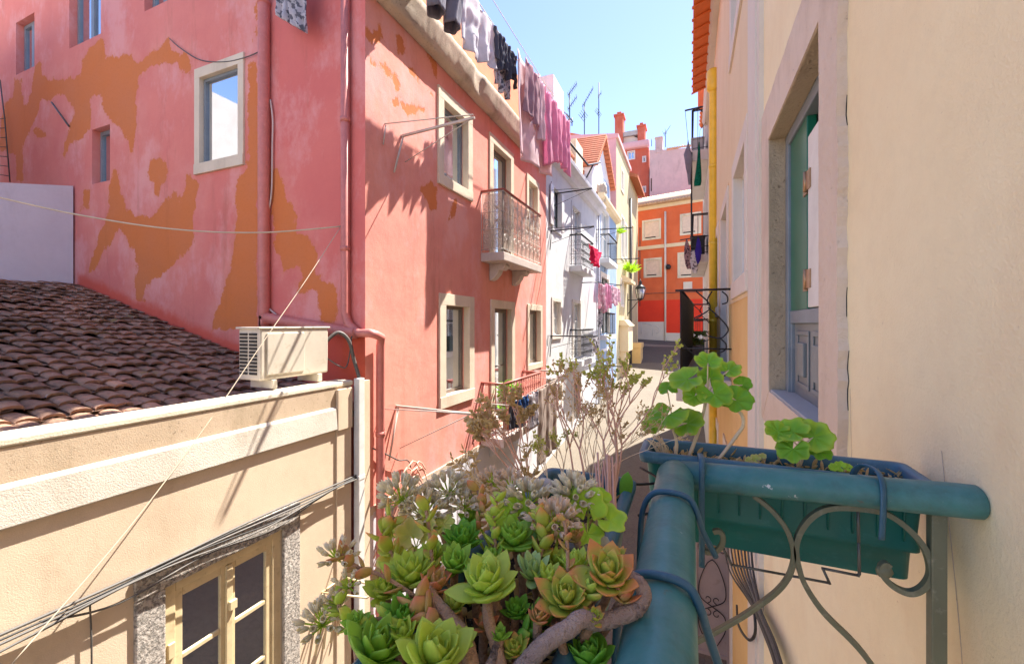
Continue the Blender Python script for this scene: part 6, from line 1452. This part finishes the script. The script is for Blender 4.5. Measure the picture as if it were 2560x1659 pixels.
# white and blue house washing
def cl(px0, px1, yt, yb0, yb1, X, lab, mat, folds, amp, seed, **k):
    a = onX(px0, yt, X); b = onX(px1, yt, X); b = Vector((X, b.y, a.z)); cloth(lab, mat, a, b, a.z-onX(px0, yb0, X).z, a.z-onX(px0, yb1, X).z, folds, amp, seed, **k)
cl(1470, 1503, 605, 645, 655, -3.15, 'cerise shirt hanging off the white house balcony', M['c_hot'], 3, .08, 40, gather=.5, skew=-.05)
cl(1497, 1512, 706, 765, 778, -3.2, 'pale pink washing in front of the blue house, left bunch', M['c_pinkfl'], 4, .06, 41, scallop=.1)
cl(1512, 1527, 706, 775, 760, -3.2, 'rose pink washing in front of the blue house, middle bunch', M['c_pink'], 4, .06, 42, scallop=.1)
cl(1530, 1551, 712, 762, 750, -3.2, 'pink flowered washing in front of the blue house, right bunch', M['c_pinkfl'], 4, .06, 43, scallop=.1)
cl(1494, 1505, 745, 820, 810, -3.35, 'grey white washing under the pink bunches', M['c_patwhite'], 3, .05, 44, scallop=.08)
cl(1480, 1497, 842, 890, 880, -3.2, 'white lace cloth hanging below the white house balcony', M['c_patwhite'], 3, .05, 45, scallop=.08)
m = MB(); q0, q1 = onX(1494, 705, -3.2), onX(1555, 713, -3.2); m.tube([q0, q1], .02, 5); m.tube([q0, Vector((XL, q0.y, q0.z))], .02, 5); m.tube([q1, Vector((XL, q1.y, q1.z))], .02, 5); tag(m.build('drying_bar', M['iron'], loc=q0), 'black drying bar holding the pink washing of the blue house', 'bar')
# right hand far house washing
Yf = 12.4
def ry(px, py, Y=Yf): return onY(px, py, Y)
m = MB(); m.tube([ry(1712, 277), ry(1778, 262)], .025, 6); m.tube([ry(1742, 271), ry(1775, 288)], .02, 6); m.tube([ry(1713, 278), ry(1720, 350)], .006, 5); m.tube([ry(1778, 262), Vector((XR, Yf, ry(1778, 262).z))], .025, 6)
tag(m.build('drying_bar', M['iron'], loc=ry(1775, 265)), 'black pole jutting from the far right house against the sky', 'bar')
def hang(px0, px1, yt, yb, lab, mat, seed, g=.0, sk=0, Y=Yf, folds=3, amp=.03):
    a, b = ry(px0, yt, Y), ry(px1, yt, Y); cloth(lab, mat, a, b, a.z-ry(px0, yb, Y).z, a.z-ry(px1, yb, Y).z, folds, amp, seed, nrm=(0, -1, 0), gather=g, skew=sk)
def drop(pts_, lab, mat, Y=Yf):                       # a cloth hanging from one corner: widths along a hanging axis
    m = MB(); N_ = len(pts_)
    P_ = [(ry(x, y, Y), w_/F*ry(x, y, Y).y) for x, y, w_ in pts_]
    vs = []
    for c, w_ in P_:
        for k in range(10):
            a = 2*math.pi*k/10; vs.append(c+Vector((math.cos(a)*w_*(1+.2*math.sin(3*a+c.z*5)), math.sin(a)*w_*.45, 0)))
    m.add(vs, [(i*10+k, i*10+(k+1) % 10, (i+1)*10+(k+1) % 10, (i+1)*10+k) for i in range(N_-1) for k in range(10)], True); tag(m.build('washing', mat, loc=P_[0][0]), lab, 'washing', 'washing hung out to dry')
drop([(1720, 350, .6), (1721, 362, 2), (1720, 385, 8), (1722, 400, 8.5), (1721, 420, 6), (1723, 445, 3.5), (1724, 462, 2.5)], 'long grey cloth dangling from the black pole', M['c_grey'])
drop([(1748, 355, 1), (1748, 375, 2.5), (1747, 400, 4), (1745, 430, 6), (1744, 455, 8), (1744, 464, 7)], 'green net bag hanging beside the grey cloth', M['c_green'])
m = MB(); m.tube([ry(1748, 355), ry(1750, 325), ry(1770, 300)], .006, 4); tag(m.build('line_cord', M['iron'], loc=ry(1748, 355)), 'thin dark cord holding the green net', 'cord')
drop([(1745, 590, .6), (1747, 605, 4), (1746, 630, 7), (1743, 650, 6), (1742, 660, 3)], 'violet blue cloth hanging by the far right balcony', M['c_violet'])
drop([(1717, 597, 1), (1718, 615, 5), (1719, 640, 8), (1720, 662, 6), (1722, 672, 4)], 'mottled brown garment hanging left of the violet cloth', M['c_pat'])
drop([(1732, 625, 3), (1732, 645, 8), (1735, 668, 8), (1738, 682, 4)], 'black and white garments bunched under the violet cloth', M['c_patwhite'])
m = MB(); m.tube([ry(1700, 600), ry(1775, 588)], .015, 5); m.tube([ry(1720, 617), ry(1775, 614)], .012, 5); tag(m.build('drying_bar', M['iron'], loc=ry(1770, 600)), 'black drying bar at the middle balcony of the far right house', 'bar')
# grass tuft on the cornice, ferns on facades
def tuft(lab, c, r, n, mat, seed):
    rs = random.Random(seed); m = MB(); tint = []
    for i in range(n):
        a = rs.random()*6.28; v = Vector((math.cos(a), math.sin(a), rs.uniform(.2, 1.4))).normalized(); fleshy(m, tint, Vector(c)+Vector((0, rs.uniform(-r, r), 0)), v, v.orthogonal(), r*rs.uniform(.6, 1.3), r*.08, r*.02, -.3, rs.random()*1.2)
    tag(m.build('weed_tuft', mat, loc=c, attrs={'tint': tint, 'vein': [0]*len(tint)}), lab, 'weed', 'weeds growing on the walls')
tuft('dry weed tuft growing on the weathered cornice', (XL+.28, 4.75, 4.6), .22, 60, M['tinyleaf'], 3)
tuft('green fern growing from the lemon house wall', (XL+.1, Y3+.4, 5.2), .35, 50, M['limeleaf'], 4)
tuft('green bush above the door canopy of the lemon house', (XL+.35, Y3+3.2, 3.3), .6, 110, M['limeleaf'], 5)
# cable bundle on the pilaster of the yellow house
random.seed(2)
for k in range(9):
    X_ = XR-.05-.006*(k % 3); q_ = k-4
    P_ = [onX(1840+9*q_, 1330, X_), onX(1852+7.5*q_, 1420, X_), onX(1884+3.2*q_, 1498, X_), onX(1896+2*q_, 1530, X_), onX(1922+2.2*q_, 1590, X_), onX(1940+2*q_, 1640, X_), onX(1962+2*q_, 1720, X_)]
    cable('wall_cable', P_, .008, M['greycable'] if k % 2 else M['darkcable'], 'grey cable in the bundle tied down the white pilaster', 'cable', 5, 'cables bundled on the white pilaster')
cable('wall_cable', [onX(1842, 1512, XR-.05), onX(1846, 1560, XR-.06), onX(1870, 1597, XR-.06), onX(1888, 1580, XR-.06), onX(1884, 1510, XR-.06)], .010, M['darkcable'], 'loose black cable loop hanging by the white pilaster', 'cable')
gt = thing('iron_gate', 'low pinkish metal gate with wrought iron scrolls at the foot of the yellow house', 'gate', (.28, 6.0, ground_z(6)))
zg0, zg1 = ground_z(6)+.12, -2.8
m = MB(); m.box(.08, .455, 6.0, 6.03, zg0, zg1-.16); m.build('panel', M['pinkdoor'], gt)
m = MB(); m.box(.06, .09, 5.98, 6.04, zg0-.12, zg1); m.box(.43, .458, 5.98, 6.04, zg0-.12, zg1); m.box(.09, .43, 5.985, 6.035, zg1-.19, zg1-.10); m.box(.09, .43, 5.985, 6.035, zg1-.03, zg1); m.box(.09, .43, 5.985, 6.035, zg0, zg0+.05); m.build('gate_frame', M['pinkdoor'], gt, bevel=.004)
m = MB(); gx, gz, gy = .26, -3.6, 5.975
for sx in (-1, 1):
    m.tube(spline([(gx, gy, gz+.60), (gx+sx*.07, gy, gz+.52), (gx+sx*.15, gy, gz+.28), (gx+sx*.14, gy, gz+.1), (gx, gy, gz)], 6), .006, 5); m.tube(spline([(gx, gy, gz), (gx+sx*.14, gy, gz-.1), (gx+sx*.15, gy, gz-.28), (gx+sx*.06, gy, gz-.48)], 6), .006, 5)
    for sz in (-1, 1): m.tube(spiral((gx+sx*.055, gy, gz+sz*.09), (sx, 0, 0), (0, 0, sz), .015, .05, 0, 4.6), .005, 5)
    for k in range(3): m.tube(spiral((.14+k*.12, gy, zg1-.065), (sx, 0, 0), (0, 0, 1), .01, .035, 0, 5), .004, 5)
m.build('scrollwork', M['iron'], gt)
SKYS, SUNS, EXPO = .086, 4.0, 2.08
# ================================================================ LIGHT, SKY, CAMERA
sd = Vector((-.54, -1.08, -1.95)).normalized()
w = bpy.data.worlds.new('World'); scene.world = w; w.use_nodes = True
nt = w.node_tree; sky = nt.nodes.new('ShaderNodeTexSky'); sky.sky_type = 'NISHITA'; sky.sun_disc = False
el = math.asin(-sd.z); az = math.atan2(-sd.x, -sd.y)
sky.sun_elevation = el; sky.sun_rotation = az; sky.altitude = 100; sky.air_density = 1.0; sky.dust_density = .15; sky.ozone_density = 1.5
wb = nt.nodes.new('ShaderNodeMix'); wb.data_type = 'RGBA'; wb.blend_type = 'MULTIPLY'; wb.inputs[0].default_value = 1; wb.inputs[7].default_value = (.95, .875, .98, 1)
nt.links.new(sky.outputs[0], wb.inputs[6]); nt.links.new(wb.outputs[2], nt.nodes['Background'].inputs[0]); nt.nodes['Background'].inputs[1].default_value = SKYS
L = bpy.data.lights.new('sun', 'SUN'); L.energy = SUNS; L.angle = math.radians(.5); L.color = (1, .94, .85)
lo = bpy.data.objects.new('sun', L); COL.objects.link(lo); lo.rotation_euler = sd.to_track_quat('-Z', 'Y').to_euler(); lo.location = (5, 10, 25)
cam = bpy.data.cameras.new('camera'); co = bpy.data.objects.new('camera', cam); COL.objects.link(co)
cam.sensor_width = 36; cam.lens = 36*F/2560; cam.shift_y = -(829.5-HY)/2560; cam.clip_start = .02; cam.clip_end = 2000
co.rotation_euler = (math.pi/2, 0, YAW); co.location = (0, 0, 0); scene.camera = co
for o in list(COL.objects):
    if o.parent is None: o.location.z += CAMZ
scene.view_settings.view_transform = 'Standard'; scene.view_settings.look = 'None'; scene.view_settings.exposure = EXPO; scene.view_settings.gamma = 1
scene.render.resolution_x = 1024; scene.render.resolution_y = 663
scene.render.engine = 'CYCLES'
